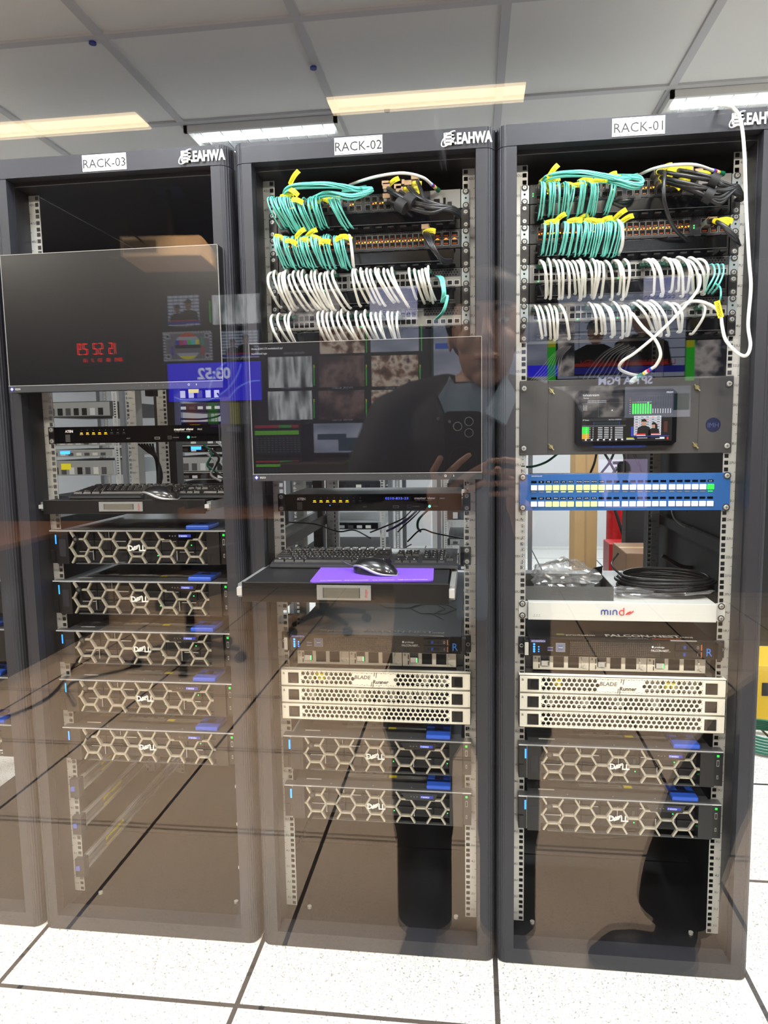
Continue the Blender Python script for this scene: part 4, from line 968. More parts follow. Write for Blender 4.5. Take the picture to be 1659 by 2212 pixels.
# --- mouse pad and mice
t = thing('mouse_pad', 'purple mouse pad with white print on the drawer in RACK-02', 'mouse pad', (0, 0, 0))
C4 = [atz(u, v, S2 + .002) for u, v in ((668, 1258), (936, 1255), (938, 1214), (702, 1216))]
def rounded(C, r=.012):
    out = []
    for i in range(4):
        a, b, c = C[i - 1], C[i], C[(i + 1) % 4]; d0 = (a - b).normalized(); d1 = (c - b).normalized()
        for k in range(5): f = k / 4; out.append(b + d0 * r * (1 - f) ** 2 + d1 * r * f ** 2)
    return out
PC = rounded(C4); MB().prism([(p.x, p.y) for p in PC], S2 + .0006, S2 + .003, mat('purple_pad', (112, 72, 205), .6, bump=.4, bscale=900), 'z').build('pad', t)
q = MB(); PW = mat('pad_print', (225, 215, 245), .6); zz = S2 + .0033; bl = C4[0]; br = C4[1]; tr = C4[2]
ux = (br - bl).normalized(); q.text('ELECTROMANIA   专业 AUTHORIZED    专业 SUPPORTED    网络 INFO NETWORKS', bl + ux * .022 + Vector((0, .007, .0014)), .0058, PW, 'l', u=ux, v=(0, 1, 0), sx=.78)
q.text('PLAYJOY', Vector((tr.x - .062, tr.y - .020, zz)), .011, PW, 'l', v=(0, 1, 0), shear=.2); q.build('print', t)
def mouse(name, label, loc, rz):
    t = thing(name, label, 'mouse', loc, rz, 'black optical mice with silver bands'); vs = []; fs = []; n, k = 16, 20
    def prof(u, ph, sc=1., dz=0.):
        # u along the length -1..1, ph over the top 0..pi
        w_ = .031 * (max(0, 1 - abs(u) ** 2.6)) ** .5 * (1 + .06 * u); h_ = (.034 * (max(0, 1 - abs((u - .12) / 1.12) ** 2.2)) ** .6)
        return Vector((w_ * math.cos(ph) * sc, u * .056 * sc, max(0, h_ * math.sin(ph) ** .8) * sc + dz))
    b = MB()
    for i in range(n + 1):
        for j in range(k + 1): vs.append(prof(-1 + 2 * i / n, PI * j / k))
    for i in range(n):
        for j in range(k): fs.append((i * (k + 1) + j, i * (k + 1) + j + 1, (i + 1) * (k + 1) + j + 1, (i + 1) * (k + 1) + j))
    b.add(vs, fs, mat('mouse_black', (24, 24, 26), .28, 0, coat=.4), True); b.build('body', t)
    s = MB(); sv = mat('mouse_silver', (190, 190, 194), .3, .6)
    for sd in (0, 1):
        P = []
        for i in range(n + 1):
            u = -1 + 2 * i / n; ph = .30 + .22 * math.sin(u * 2.2); ph = ph if sd == 0 else PI - ph
            a = prof(u, ph, 1.012); P.append(a)
        s.tube(P, [.0012 + .0026 * math.sin(PI * i / n) for i in range(n + 1)], sv, 6)
    s.build('silver_band', t)
    MB().cyl((-.003, -.034, .0285), (.003, -.034, .0285), .0075, BLKP, 14).build('scroll_wheel', t)
    q = MB().text('logitech', (0, .012, .0350), .0055, GREY, 'c', v=(0, 1, 0)); q.build('lettering', t)
    return t
p = atz(810, 1243, S2); M1 = mouse('computer_mouse', 'black and silver mouse on the purple mouse pad', (p.x, p.y + .012, S2 + .0032), 1.10)
p = atz(375, 1072, S3); dup(M1, (p.x, .035 + .030, S3 + .0004), 1.25, label='black and silver mouse on the drawer in RACK-03')
bpy.context.view_layer.update(); _mw = M1.matrix_world.inverted()
(MB().tube([_mw @ q for q in cr([M1.location + Vector((-.050, .026, .008)), M1.location + Vector((-.075, .03, .018)), M1.location + Vector((-.085, .05, .02)), M1.location + Vector((-.06, .08, .006)), M1.location + Vector((0, .2, .004)), M1.location + Vector((.05, .35, .01))], 6)], .0017, GREYD, 8).build('cord', M1))
# ------------------------------------------------------------------ cables
def cable(name, label, path, r, m, group, plug=None, tagp=None, tagtxt=None, n=7, k=5, tagrot=None, plugm=None):
    """path in world points; plug: length of connector body at the first point; tagp: position 0..1 of a yellow flag"""
    o0 = Vector(path[0]); P = cr([Vector(p) - o0 for p in path], k)
    t = thing(name, label, 'cable', o0, group=group)
    MB().tube(P, r, m, n).build('cord', t)
    if plug:
        d = (P[1] - P[0]).normalized(); q = MB(); pm = plugm or GREYD
        q.bb(P[0] + Vector((0, .002, 0)), (plug[0], plug[1], plug[2]), pm); q.tube([P[0], P[min(2, len(P) - 1)]], [r * 1.7, r * 1.15], plug[3] if len(plug) > 3 else pm, n); q.build('plug', t)
    if tagp is not None:
        i = max(1, min(len(P) - 2, int(tagp * (len(P) - 1)))); c = P[i]; d = (P[i + 1] - P[i - 1]).normalized()
        a = (tagrot if tagrot is not None else R.uniform(-.6, .6)); L_ = R.uniform(.026, .036); h_ = .011
        u = Vector((math.cos(a), -.25, math.sin(a))).normalized(); v = Vector((-math.sin(a), -.1, math.cos(a))).normalized()
        s = MB(); o = c + Vector((0, -r - .0006, 0)) - v * h_ / 2; nn = 5
        vs = []
        for j in range(nn + 1):
            f = j / nn; b = o + u * (L_ * f) + Vector((0, -.004 * math.sin(f * PI) , .003 * math.sin(f * 2.5))); vs += [b, b + v * h_]
        s.add(vs, [(2 * j, 2 * j + 2, 2 * j + 3, 2 * j + 1) for j in range(nn)], YEL)
        s.tube([c - d * .003, c + d * .006], r * 1.25, YEL, n)
        s.text(tagtxt or 'SA42003', o + u * L_ * .1 + v * .0035 + Vector((0, -.0045, 0)), .0042, INK, 'l', u=u, v=v, sx=.95); s.build('yellow_tag', t)
    return t
def wp(u, v, Y): return aty(u, v, Y)
YP = YR - .004
def hang(u, v0, v1, du, bulge=.05, Yend=.03, jit=0.):
    """a loop leaving a port, bulging forward and dropping behind the finger cover: pixels only choose which port/slot"""
    a = wp(u, v0, YP - .012); b = wp(u + du, v1, Yend); z = a.z - b.z
    x0, x1 = a.x, b.x
    return [a, (x0 + (x1 - x0) * .0 - .001, YP - .034, a.z + .004 + jit), (x0 + (x1 - x0) * .10, YP - .055 - bulge * .3, a.z - z * .15), (x0 + (x1 - x0) * .40, YP - .060 - bulge * .4, a.z - z * .50), (x0 + (x1 - x0) * .75, YP - .052 - bulge * .2, a.z - z * .82), (x1, Yend, b.z), (x1, Yend + .02, b.z + .002)]
PF_ = (.0085, .026, .011); PR_ = (.0095, .020, .008)
TXT = ['SA42003', 'SA42021', 'SA42018', 'SWR01-02', 'SWR02-D2', 'SA42006', 'MDVSA-1']
def fibre(u, v0, v1, du, label, group, tag_=None, two=True, r=.00165):
    for k in range(2 if two else 1):
        p = hang(u + k * 3.2 + R.uniform(-1, 1), v0 + R.uniform(-2, 2), v1 + R.uniform(-6, 6), du + R.uniform(-5, 5), R.uniform(.02, .06), jit=R.uniform(-.003, .003))
        cable('fibre_patch_cable', label, p, r, AQUA, group, PF_ if k == 0 else None, tag_ if k == 0 else None, R.choice(TXT), tagrot=None, plugm=STICKG)
def white(u, v0, v1, du, label, group, col=None, bulge=.05):
    p = hang(u + R.uniform(-1.5, 1.5), v0 + R.uniform(-3, 3), v1 + R.uniform(-7, 7), du + R.uniform(-9, 9), bulge + R.uniform(-.02, .03), Yend=.035, jit=R.uniform(-.002, .006))
    cm = R.choice([mat('plug_green', (22, 90, 60), .4), mat('plug_red', (190, 50, 40), .4), mat('plug_orange', (225, 130, 50), .4), mat('plug_yellow', (225, 200, 60), .4), mat('plug_green', (0, 0, 0)), mat('plug_blue', (40, 60, 150), .4)])
    cable('network_cable', label, p, R.uniform(.0029, .0033), WCAB, group, (.0115, .022, .009, cm), plugm=mat('plug_teal', (30, 90, 75), .3))
# RACK-02 top switch: aqua loops
G = 'aqua cables of the top switch in RACK-02'
for us, v0, v1, du, tg in (((590, 596, 603), 438, 490, 20, None), ((612, 618, 624, 631), 436, 500, 22, .2), ((641, 652, 660), 440, 498, 18, .35), ((674, 680, 686), 438, 490, 6, .15), ((690, 694), 436, 488, 6, .1), ((716, 722, 728, 735), 440, 490, 22, .25)):
    for i, u in enumerate(us): fibre(u, v0, v1, du, 'aqua fibre patch cable hanging from the topmost switch in RACK-02', G, tg if i == 0 else None, two=True)
G = 'aqua cables of the second switch in RACK-02'
for i, u in enumerate([603, 611, 622, 629, 639, 650, 657, 664, 671, 680, 687, 694, 701, 708, 716, 727, 733, 740, 746]):
    fibre(u, 520, 576, 8, 'aqua fibre patch cable hanging from the second switch in RACK-02', G, R.uniform(.25, .5) if i in (0, 3, 5, 6, 8, 9, 12, 16, 17) else None)
G = 'white cables of the upper copper switch in RACK-02'
for u, du in ((594, 16), (602, 16), (612, 18), (618, 20), (626, 20), (634, 26), (643, 30), (652, 32), (661, 30), (668, 34), (680, 30), (688, 28), (700, 24), (707, 22), (714, 24), (727, 26)):
    white(u, 598, 664, du, 'white network cable from the upper copper switch in RACK-02, left half', G + ', left half')
for u, du in ((767, 18), (774, 18), (782, 18), (789, 18), (797, 20), (805, 22), (814, 26), (822, 28), (832, 30), (840, 34), (850, 28)):
    white(u, 592, 656, du, 'white network cable from the upper copper switch in RACK-02, middle', G + ', middle')
for u, du in ((885, 20), (897, 22), (908, 18), (914, 14), (920, 10), (926, 6)):
    white(u, 590, 650, du, 'white network cable from the upper copper switch in RACK-02, right end', G + ', right end')
G = 'white cables of the lower copper switch in RACK-02'
for u, du in ((597, 14), (611, 12), (625, 14), (638, 12)):
    white(u, 688, 752, du, 'white network cable from the lower copper switch in RACK-02, left end', G + ', left end')
for u, du in ((696, 12), (704, 12), (713, 22), (722, 22), (736, 20), (744, 24), (758, 24), (775, 22), (784, 26), (793, 26), (806, 20), (816, 20), (825, 16), (843, 14), (850, 14), (862, 10)):
    white(u, 683, 748, du, 'white network cable from the lower copper switch in RACK-02, middle', G + ', middle')
# RACK-01
G = 'aqua cables of the top switch in RACK-01'
for us, v0, v1, du, tg in (((1165, 1170), 405, 468, -2, .1), ((1181, 1186, 1192, 1198), 405, 465, 4, .2), ((1213, 1219), 405, 465, 2, .12), ((1231, ), 412, 462, -10, .3), ((1248, 1253), 405, 462, 0, .12), ((1267, 1273, 1279), 405, 462, 0, .3), ((1312, 1319), 405, 456, -8, .1)):
    for i, u in enumerate(us): fibre(u, v0, v1, du, 'aqua fibre patch cable hanging from the topmost switch in RACK-01', G, tg if i == 0 else None)
G = 'aqua cables of the second switch in RACK-01'
for i, u in enumerate([1171, 1186, 1196, 1214, 1219, 1231, 1240, 1247, 1256, 1264, 1271, 1280, 1287, 1296, 1304, 1311, 1318, 1327, 1334]):
    fibre(u, 490, 548, -2, 'aqua fibre patch cable hanging from the second switch in RACK-01', G, R.uniform(.05, .3) if i % 2 == 0 else None)
G = 'white cables of the upper copper switch in RACK-01'
for u, du in ((1164, 12), (1171, 14), (1183, 10), (1192, 12), (1203, 12), (1213, 16), (1223, 14), (1234, 16), (1243, 14), (1251, 20), (1262, 18), (1274, 10), (1283, 8), (1292, 8), (1303, 16), (1320, 14), (1330, 14), (1345, 10)):
    white(u, 574, 640, du, 'white network cable from the upper copper switch in RACK-01, left half', G + ', left half', bulge=.07)
for u, du in ((1387, 26), (1395, 28), (1404, 30), (1430, 20), (1438, 22), (1446, 24), (1458, 24), (1466, 28), (1474, 30), (1485, 32), (1498, 22)):
    white(u, 570, 632, du, 'white network cable from the upper copper switch in RACK-01, right half', G + ', right half', bulge=.07)
G = 'white cables of the lower copper switch in RACK-01'
for u, du in ((1153, 14), (1162, 10), (1175, 8), (1184, 6), (1195, 16), (1206, 16)):
    white(u, 670, 730, du, 'white network cable from the lower copper switch in RACK-01, left end', G + ', left end')
for u, du in ((1270, 14), (1278, 14), (1283, 30), (1296, 30), (1305, 30), (1322, 24), (1334, 22), (1344, 18)):
    white(u, 666, 726, du, 'white network cable from the lower copper switch in RACK-01, left of centre', G + ', left of centre', bulge=.07)
for u, du in ((1365, 40), (1372, 42), (1384, 44), (1392, 46), (1400, 46), (1432, 28), (1446, 22)):
    white(u, 664, 722, du, 'white network cable from the lower copper switch in RACK-01, right of centre', G + ', right of centre', bulge=.07)
white(1508, 668, 724, -18, 'single white network cable near the right end of the lower copper switch in RACK-01', None)

# bundles over the top switches
def bundle(rk, pts, n, label, group, m=AQUA, r=.00165, spread=.010, name='fibre_patch_cable', tags=0):
    for i in range(n):
        a = 2 * PI * i / n * 2.4; rr = spread * (.3 + .7 * ((i * 7) % n) / n)
        P = []
        for k, q in enumerate(pts):
            f = (1 - .55 * abs(2 * k / (len(pts) - 1) - 1)); p = wp(*q)
            P.append(p + Vector((R.uniform(-.002, .002), rr * f * math.cos(a + k * .5), rr * f * math.sin(a + k * .5))))
        cable(name, label, P, r, m, group, tagp=R.uniform(.02, .3) if i < tags else None, tagtxt=R.choice(TXT), tagrot=R.uniform(-1.2, 1.2))
for (o, d, vv, rk, nn) in ((0, 0, 0, 2, 12), ):
    G = 'aqua cables bundled over the top switch in RACK-02'; LB = 'aqua fibre cable bundled over the topmost switch in RACK-02'
    bundle(2, [(612, 436, .075), (616, 414, .03), (640, 402, .0), (700, 398, -.015), (742, 402, -.01), (770, 408, .02), (790, 404, .06)], 9, LB, G, tags=4)
    bundle(2, [(655, 440, .075), (680, 428, .04), (712, 418, .0), (760, 424, -.01), (800, 412, .0), (797, 408, .03), (740, 410, .06)], 9, LB, G, tags=1)
    G = 'aqua cables bundled over the top switch in RACK-01'; LB = 'aqua fibre cable bundled over the topmost switch in RACK-01'
    bundle(1, [(1170, 402, .075), (1178, 386, .03), (1212, 376, .0), (1262, 373, -.015), (1310, 380, -.01), (1345, 386, .02), (1376, 378, .06)], 9, LB, G, tags=4)
    bundle(1, [(1262, 402, .075), (1290, 390, .03), (1330, 392, .0), (1370, 400, -.01), (1388, 396, .0), (1380, 384, .03), (1330, 380, .06)], 8, LB, G, tags=1)
# thick black cables with tan pull tabs
def fat(path, label, group, tg=None, plug=True):
    P = [wp(*q) for q in path]; t = cable('twinax_cable', label, P, .0044, BCAB, group, tagp=tg, tagtxt=R.choice(TXT), tagrot=R.uniform(-.9, .6), n=9)
    if plug: MB().box(-.009, .009, -.010, .030, -.006, .006, ZINC).box(-.008, .008, -.034, -.010, .004, .0065, TAN).box(-.008, .008, -.034, -.030, -.006, .0065, TAN).build('plug', t)
    return t
G = 'thick black cables of the top switch in RACK-02'; LB = 'thick black cable leaving the topmost switch in RACK-02 towards the right'
for (u, v, mu, mv) in ((836, 405, 880, 432), (838, 412, 884, 436), (862, 412, 895, 436), (866, 418, 898, 438), (878, 402, 900, 425), (884, 404, 905, 428), (898, 392, 915, 426), (838, 432, 880, 448)):
    fat([(u, v, .065), (u + 6, v + 4, .02), (mu, mv, -.02), (930, mv + 12, -.03), (972, 452 + R.uniform(-6, 6), -.01), (992, 462 + R.uniform(-5, 5), .03), (985, 470, .07)], LB, G, .08 if R.random() < .6 else None)
for (u, v) in ((886, 434), (868, 444)):
    tag(MB().tube([wp(u - 9, v - 5, -.022), wp(u + 9, v + 6, -.027)], .0155, RUB, 14).build('velcro_strap'), 'black strap around the thick black cables in RACK-02, %s of the two' % ('upper' if v == 434 else 'lower'), 'strap')
G = 'black cables of the second switch in RACK-02'
for k in range(3): fat([(920 + k * 4, 497 + k * 3, .06), (918 + k * 4, 508, .01), (932 + k * 3, 535, -.02), (955, 560 + k * 3, .0), (975, 562 + k * 3, .05)], 'black cable dropping from the right of the second switch in RACK-02', G, .15 if k == 0 else None, k == 0)
G = 'thick black cables of the top switch in RACK-01'; LB = 'thick black cable leaving the topmost switch in RACK-01 towards the right'
for (u, v, mu, mv) in ((1420, 375, 1480, 380), (1425, 388, 1480, 395), (1430, 395, 1490, 404), (1440, 400, 1500, 412), (1450, 402, 1510, 418), (1460, 372, 1520, 378), (1480, 376, 1530, 384), (1500, 380, 1545, 388), (1470, 400, 1520, 420)):
    fat([(u, v, .065), (u + 8, v - 4, .02), (mu, mv, -.02), (1555, mv + 14 + R.uniform(-8, 8), -.02), (1590, 408 + R.uniform(-8, 12), .0), (1603, 424 + R.uniform(-4, 6), .03), (1590, 432, .07)], LB, G, .1 if R.random() < .8 else None)
fat([(1428, 372, .065), (1436, 374, .0), (1434, 400, -.03), (1436, 440, -.03), (1455, 490, .0), (1490, 525, .06)], 'single black cable hanging in a long bow across the upper switches in RACK-01', None, None)
for (u, v, a) in ((1542, 390, 'upper'), (1530, 422, 'lower')):
    tag(MB().tube([wp(u - 8, v - 3, -.022), wp(u + 9, v + 5, -.024)], .0155, RUB, 14).build('velcro_strap'), 'black strap around the thick black cables in RACK-01, %s of the two' % a, 'strap')
G = 'black cables at the right end of the second switch in RACK-01'
for k in range(3): fat([(1530 + k * 8, 482 + k * 3, .06), (1540 + k * 6, 476, .01), (1570, 492 + k * 3, -.02), (1590, 515 + k * 3, -.01), (1596, 530, .05)], 'black cable at the right end of the orange-lit switch in RACK-01', G, .3 if k < 2 else None, k == 0)
# loose white cables
def loose(name, label, pts, r, m=WCAB, ends=None, n=8):
    P = [wp(*q) for q in pts]; o0 = P[0]; t = thing(name, label, 'cable', o0)
    C = cr([p - o0 for p in P], 7); MB().tube(C, r, m, n).build('cord', t)
    if ends:
        a, b = C[-1], (C[-1] - C[-3]).normalized(); q = MB()
        for i, c in enumerate([(60, 80, 190), (215, 50, 45), (240, 240, 240), (235, 205, 60)]): q.tube([a + b * .006 * i, a + b * (.006 * i + .0052)], r * 1.25, mat('ring_%d' % i, c, .4), 10)
        q.tube([a + b * .024, a + b * .040], [r * 1.2, r * 1.7], mat('boot_green', (20, 110, 80), .4), 10); q.build('colour_rings', t)
        if ends == 'free': MB().tube([a + b * .040, a + b * .060], [.007, .007], mat('clear_plug', (200, 215, 215), .15, coat=.5), 4).build('plug', t)
    return t
loose('network_cable', 'white cable arching over the topmost switch in RACK-02', [(755, 400, .08), (782, 390, .03), (820, 380, -.01), (870, 374, -.02), (912, 383, -.01), (932, 398, .03)], .0034, ends='in')
loose('network_cable', 'white cable arching over the topmost switch in RACK-01', [(1380, 378, .08), (1410, 365, .03), (1450, 357, -.01), (1500, 356, -.02), (1540, 368, .02)], .0034, ends='in')
loose('network_cable', 'white cable with colour rings hanging at the right end of the aqua loops in RACK-02', [(752, 508, .07), (756, 512, .02), (760, 540, -.02), (763, 570, .0), (764, 576, .05)], .0034)
loose('network_cable', 'white cable hanging at the right end of the aqua loops in RACK-01', [(1325, 476, .07), (1338, 478, .02), (1345, 500, -.02), (1344, 530, -.01), (1336, 550, .05)], .0034)
loose('network_cable', 'long white cable hanging from above down the right side of RACK-01', [(1500, 262, .55), (1540, 240, .2), (1556, 228, -.03), (1584, 234, -.05), (1600, 262, -.05), (1608, 330, -.05), (1612, 450, -.05), (1618, 560, -.05), (1622, 620, -.05), (1616, 700, -.05), (1621, 745, -.05), (1612, 768, -.05), (1592, 762, -.045), (1568, 735, -.04), (1560, 705, -.03), (1556, 680, -.02), (1540, 662, -.01), (1510, 651, .0), (1482, 654, .03), (1462, 668, .07)], .0037)
loose('network_cable', 'white cable crossing RACK-01 diagonally above the grey panel', [(1505, 590, .06), (1512, 600, -.02), (1506, 628, -.05), (1470, 672, -.05), (1420, 722, -.05), (1372, 762, -.04), (1345, 780, -.03), (1338, 796, .0), (1356, 806, .04), (1380, 812, .08)], .0034)
loose('network_cable', 'white cable with a free clear plug hanging above the grey panel in RACK-01', [(1358, 676, .07), (1366, 678, -.01), (1388, 706, -.04), (1416, 735, -.05), (1427, 765, -.05), (1418, 788, -.04), (1408, 796, -.03)], .0034, ends='free')
# aqua side loops beside the copper switches
for k in range(3):
    loose('fibre_patch_cable', 'aqua cable loop right of the upper copper switch in RACK-02, %s' % ('nearest the left', 'in the middle', 'nearest the right')[k], [(942 + k * 4, 596, .07), (950 + k * 4, 602, .0), (956 + k * 3, 630, -.02), (953 + k * 4, 652, .0), (956 + k * 2, 645, -.01), (966 + k, 640, -.02), (956 + k * 2, 672, -.01), (940 + k * 2, 690, .05)], .0019, AQUA)
    loose('fibre_patch_cable', 'aqua cable loop right of the upper copper switch in RACK-01, %s' % ('nearest the left', 'in the middle', 'nearest the right')[k], [(1528 + k * 12, 574, .07), (1540 + k * 11, 572, .0), (1544 + k * 9, 592, -.03), (1530 + k * 10, 620, -.03), (1522 + k * 8, 634, .04)], .0019, AQUA)
tg = loose('fibre_patch_cable', 'aqua cable with a yellow tag dropping between the copper switches in RACK-01', [(1545, 612, .02), (1556, 622, -.02), (1556, 645, -.03), (1546, 668, .06)], .0019, AQUA)
for (u, v, a, l_, nm_, par) in ((1553, 668, -1.3, .036, 'IT0050QI', tg), ):
    p = wp(u, v, -.035) - tg.location; uu = Vector((math.cos(a), 0, math.sin(a))); vv = Vector((-math.sin(a), 0, math.cos(a))); s = MB()
    o = p - uu * l_ / 2 - vv * .006; s.add([o, o + uu * l_, o + uu * l_ + vv * .012, o + vv * .012], [(0, 1, 2, 3)], YEL).text(nm_, o + uu * .003 + vv * .003 + Vector((0, -.0005, 0)), .006, INK, 'l', u=uu, v=vv); s.build('yellow_tag', tg)
# cables seen inside the racks
for i in range(9):
    loose('coaxial_cable', 'thin grey cable fanned out behind the copper switches in RACK-01', [(1340 + i * 6, 740 + i * 2, .16), (1300 + i * 8, 765, .3), (1270 + i * 10, 800, .4), (1255 + i * 9, 830, .5)], .0024, GREY if i % 2 else BCAB)['group'] = 'thin grey cables fanned out in RACK-01'
for i in range(7):
    loose('coaxial_cable', 'thin pale cable fanned out at the lower left of the copper switches in RACK-01', [(1215 + i * 3, 748, .14), (1190 + i * 4, 770, .3), (1165 + i * 7, 800, .45), (1140 + i * 5, 828, .6)], .0016, GREY)['group'] = 'thin pale cables fanned out in RACK-01'
for i, (a, b, c) in enumerate(((1300, 1330, 1315), (1330, 1296, 1310), (1345, 1350, 1352), (1290, 1272, 1262), (1365, 1385, 1360))):
    loose('coaxial_cable', ('grey cable crossing the gap above the blue button panel', 'grey cable crossing the gap above the blue button panel', 'upright grey cable in the gap above the blue button panel', 'dark cable left in the gap above the blue button panel', 'thick grey cable right in the gap above the blue button panel')[i], [(a, 970, .5), ((a + b) / 2 + 3, 1000, .48), (b, 1030, .5), (c, 1060, .5)], .0035, BCAB if i == 3 else GREYD)['group'] = 'cables in the gap above the blue button panel'
loose('power_cable', 'black cable bowing down in the dark right half of RACK-01', [(1460, 1050, .6), (1500, 1130, .55), (1530, 1180, .5), (1525, 1215, .5), (1480, 1225, .5), (1430, 1200, .5)], .006, BCAB)
loose('network_cable', 'grey cable bowing in the right half of RACK-01 below the blue button panel', [(1450, 1090, .6), (1458, 1120, .55), (1490, 1140, .5), (1530, 1135, .5), (1560, 1110, .5)], .004, GREY)
loose('power_cable', 'black cable hanging under the lowest server in RACK-01, deeper bow', [(1200, 1785, .30), (1230, 1800, .28), (1290, 1808, .26), (1340, 1806, .26), (1400, 1800, .28)], .005, BCAB)
loose('power_cable', 'black cable hanging under the lowest server in RACK-01, flatter bow', [(1240, 1788, .30), (1265, 1796, .28), (1310, 1800, .27), (1370, 1792, .28)], .004, BCAB)
loose('green_cable', 'green cable in the left of the gap above the blue button panel', [(1120, 1008, .3), (1150, 1008, .28), (1180, 998, .28), (1205, 980, .3)], .003, GCAB)
for i, (du, c) in enumerate(((0, BCAB), (20, BCAB), (36, GCAB), (12, mat('purple_plug', (90, 60, 150), .4)))):
    loose('usb_cable', ('black lead running to the back of the keyboard in RACK-02', 'black lead curving above the keyboard in RACK-02', 'green-plugged lead above the keyboard in RACK-02', 'purple-plugged lead above the keyboard in RACK-02')[i], [(800 + du * 3, 1150 - i, .35), (830 + du * 2, 1138, .3), (870 + du, 1120, .3), (895 + du, 1095, .4)], .0022 if c is BCAB else .0035, c)
loose('usb_cable', 'black lead waving across the back left of the shelf in RACK-02', [(625, 1128, .4), (680, 1132, .35), (730, 1148, .3), (765, 1145, .3), (800, 1162, .2)], .0022, BCAB)
loose('usb_cable', 'black lead behind the right end of the keyboard in RACK-02', [(880, 1170, .25), (910, 1144, .28), (940, 1152, .3), (1010, 1165, .2)], .0022, BCAB)
for i in range(6):
    loose('kvm_cable', 'dark cable gathered below the black video switch in RACK-03', [(300 + i * 6, 960, .25), (318 + i * 3, 975, .3), (335 + i, 990, .35), (340 + i * 2, 1030, .4), (338, 1070, .42)], .003, BCAB)['group'] = 'dark cables gathered in RACK-03'
for i, (a, b) in enumerate(((440, 980), (455, 990), (470, 975), (448, 1000))):
    loose('network_cable', ('green cable', 'black cable', 'white cable', 'yellow-white cable')[i] + ' tangled at the right side of RACK-03', [(a, b - 20, .5), (a + 18, b, .5), (a + 8, b + 25, .5), (a + 30, b + 40, .5)], .004, (GCAB, BCAB, WCAB, STICK)[i])
loose('network_cable', 'dark cable curling through the gap below the black display in RACK-03', [(470, 850, .6), (482, 870, .55), (478, 895, .5), (440, 905, .5), (390, 905, .5)], .003, BCAB)
# ------------------------------------------------------------------ server room behind the racks
def back_rack(cx, y, label, fills):
    t = thing('open_rack', label, 'open rack', (cx, y, 0), group='open racks in the second row')
    for sx in (-1, 1):
        for yy in (0, .8):
            MB().box(sx * .29 - .012, sx * .29 + .012, yy, yy + .05, 0, 2.0, mat('upright_grey', (120, 122, 126), .4, .4)).build('upright', t)
            m = MB(); e = .05
            z = e
            m.box(sx * .245 - .016, sx * .245 - .006, yy + .01, yy + .012, .05, 1.95, RAILM).box(sx * .245 + .006, sx * .245 + .016, yy + .01, yy + .012, .05, 1.95, RAILM)
            while z < 1.95: m.box(sx * .245 - .006, sx * .245 + .006, yy + .01, yy + .012, z, z + .007, RAILM); z += .0148
            m.build('mounting_rail', t)
    MB().box(-.3, .3, 0, .85, 1.98, 2.0, BLK).box(-.3, .3, 0, .85, 0, .03, BLK).build('frame', t)
    return t
B1 = back_rack(-1.55, 2.25, 'open rack in the second row seen through the gap in RACK-03', 0)
B2 = back_rack(-.80, 2.25, 'open rack in the second row seen through the gap in RACK-02', 0)
B3 = back_rack(.02, 2.9, 'dark open rack in the second row seen through the left of RACK-01', 0)
B4 = back_rack(-2.35, 2.25, 'open rack in the second row seen through the left of the gap in RACK-03', 0)
rr = random.Random(11)
cols = [GREYD, BLK, LG, mat('shelf_silver', (170, 175, 178), .35, .5), BLKI]
for rk, (bx, by) in {1: (-1.55, 2.25), 2: (-.80, 2.25), 3: (.02, 2.9), 4: (-2.35, 2.25)}.items():
    z = .2; i = 0
    while z < 1.85:
        h = rr.choice([U, U, 2 * U]); m = rr.choice(cols) if rk != 3 else BLK; t = thing('rack_unit', ['', 'mixed grey and black rack unit in the second-row rack behind RACK-03', 'mixed grey and black rack unit in the second-row rack behind RACK-02', 'black rack unit in the dark second-row rack behind RACK-01', 'mixed grey and black rack unit in the second-row rack farthest left'][rk], 'rack unit', (bx, by, z), group='units in second-row rack %d' % rk)
        b = MB().box(-.235, .235, .0, .55, 0, h - .002, m).box(-.22, .22, -.003, 0, .004, h - .006, rr.choice([BLKG, GREY, m]))
        for k in range(8): b.box(-.20 + k * .05, -.17 + k * .05, -.005, -.003, .008, h * .55, rr.choice([DK, SILV, GREYD, STICK]))
        b.build('chassis', t)
        if rk != 3 and rr.random() < .6: MB().box(-.1, -.04, -.006, -.003, h * .4, h * .8, rr.choice([YEL, YEL, WHITE, RED, BLED])).build('sticker', t)  # the blue ones glow, standing in for a status light
        z += h + rr.choice([0, .02, .06, .12]); i += 1
for k in range(16):
    x = -.63 + (k % 8) * .012; loose('cable_bundle', 'pale cable of the upright bunch behind RACK-02', [(706 + (k % 8) * 4, 700, 2.1 + .02 * (k // 8)), (702 + (k % 8) * 4, 1000, 2.1 + .02 * (k // 8)), (700 + (k % 8) * 5, 1300, 2.1), (704 + (k % 8) * 4, 1466, 2.12)], .004, [WCAB, GREY, mat('teal_jacket', (60, 130, 110), .4)][k % 3])['group'] = 'upright bunch of pale cables behind RACK-02'
def bx(name, label, cat, x0, x1, y0, y1, z0, z1, m, parts=()):
    t = thing(name, label, cat, ((x0 + x1) / 2, (y0 + y1) / 2, z0)); a, b, h = (x1 - x0) / 2, (y1 - y0) / 2, z1 - z0
    MB().box(-a, a, -b, b, 0, h, m).build('body', t, min(.004, a / 4, b / 4)); return t, a, b, h
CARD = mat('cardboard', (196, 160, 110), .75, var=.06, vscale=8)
def X(u, v, Y): return aty(u, v, Y).x
def Z(u, v, Y): return aty(u, v, Y).z
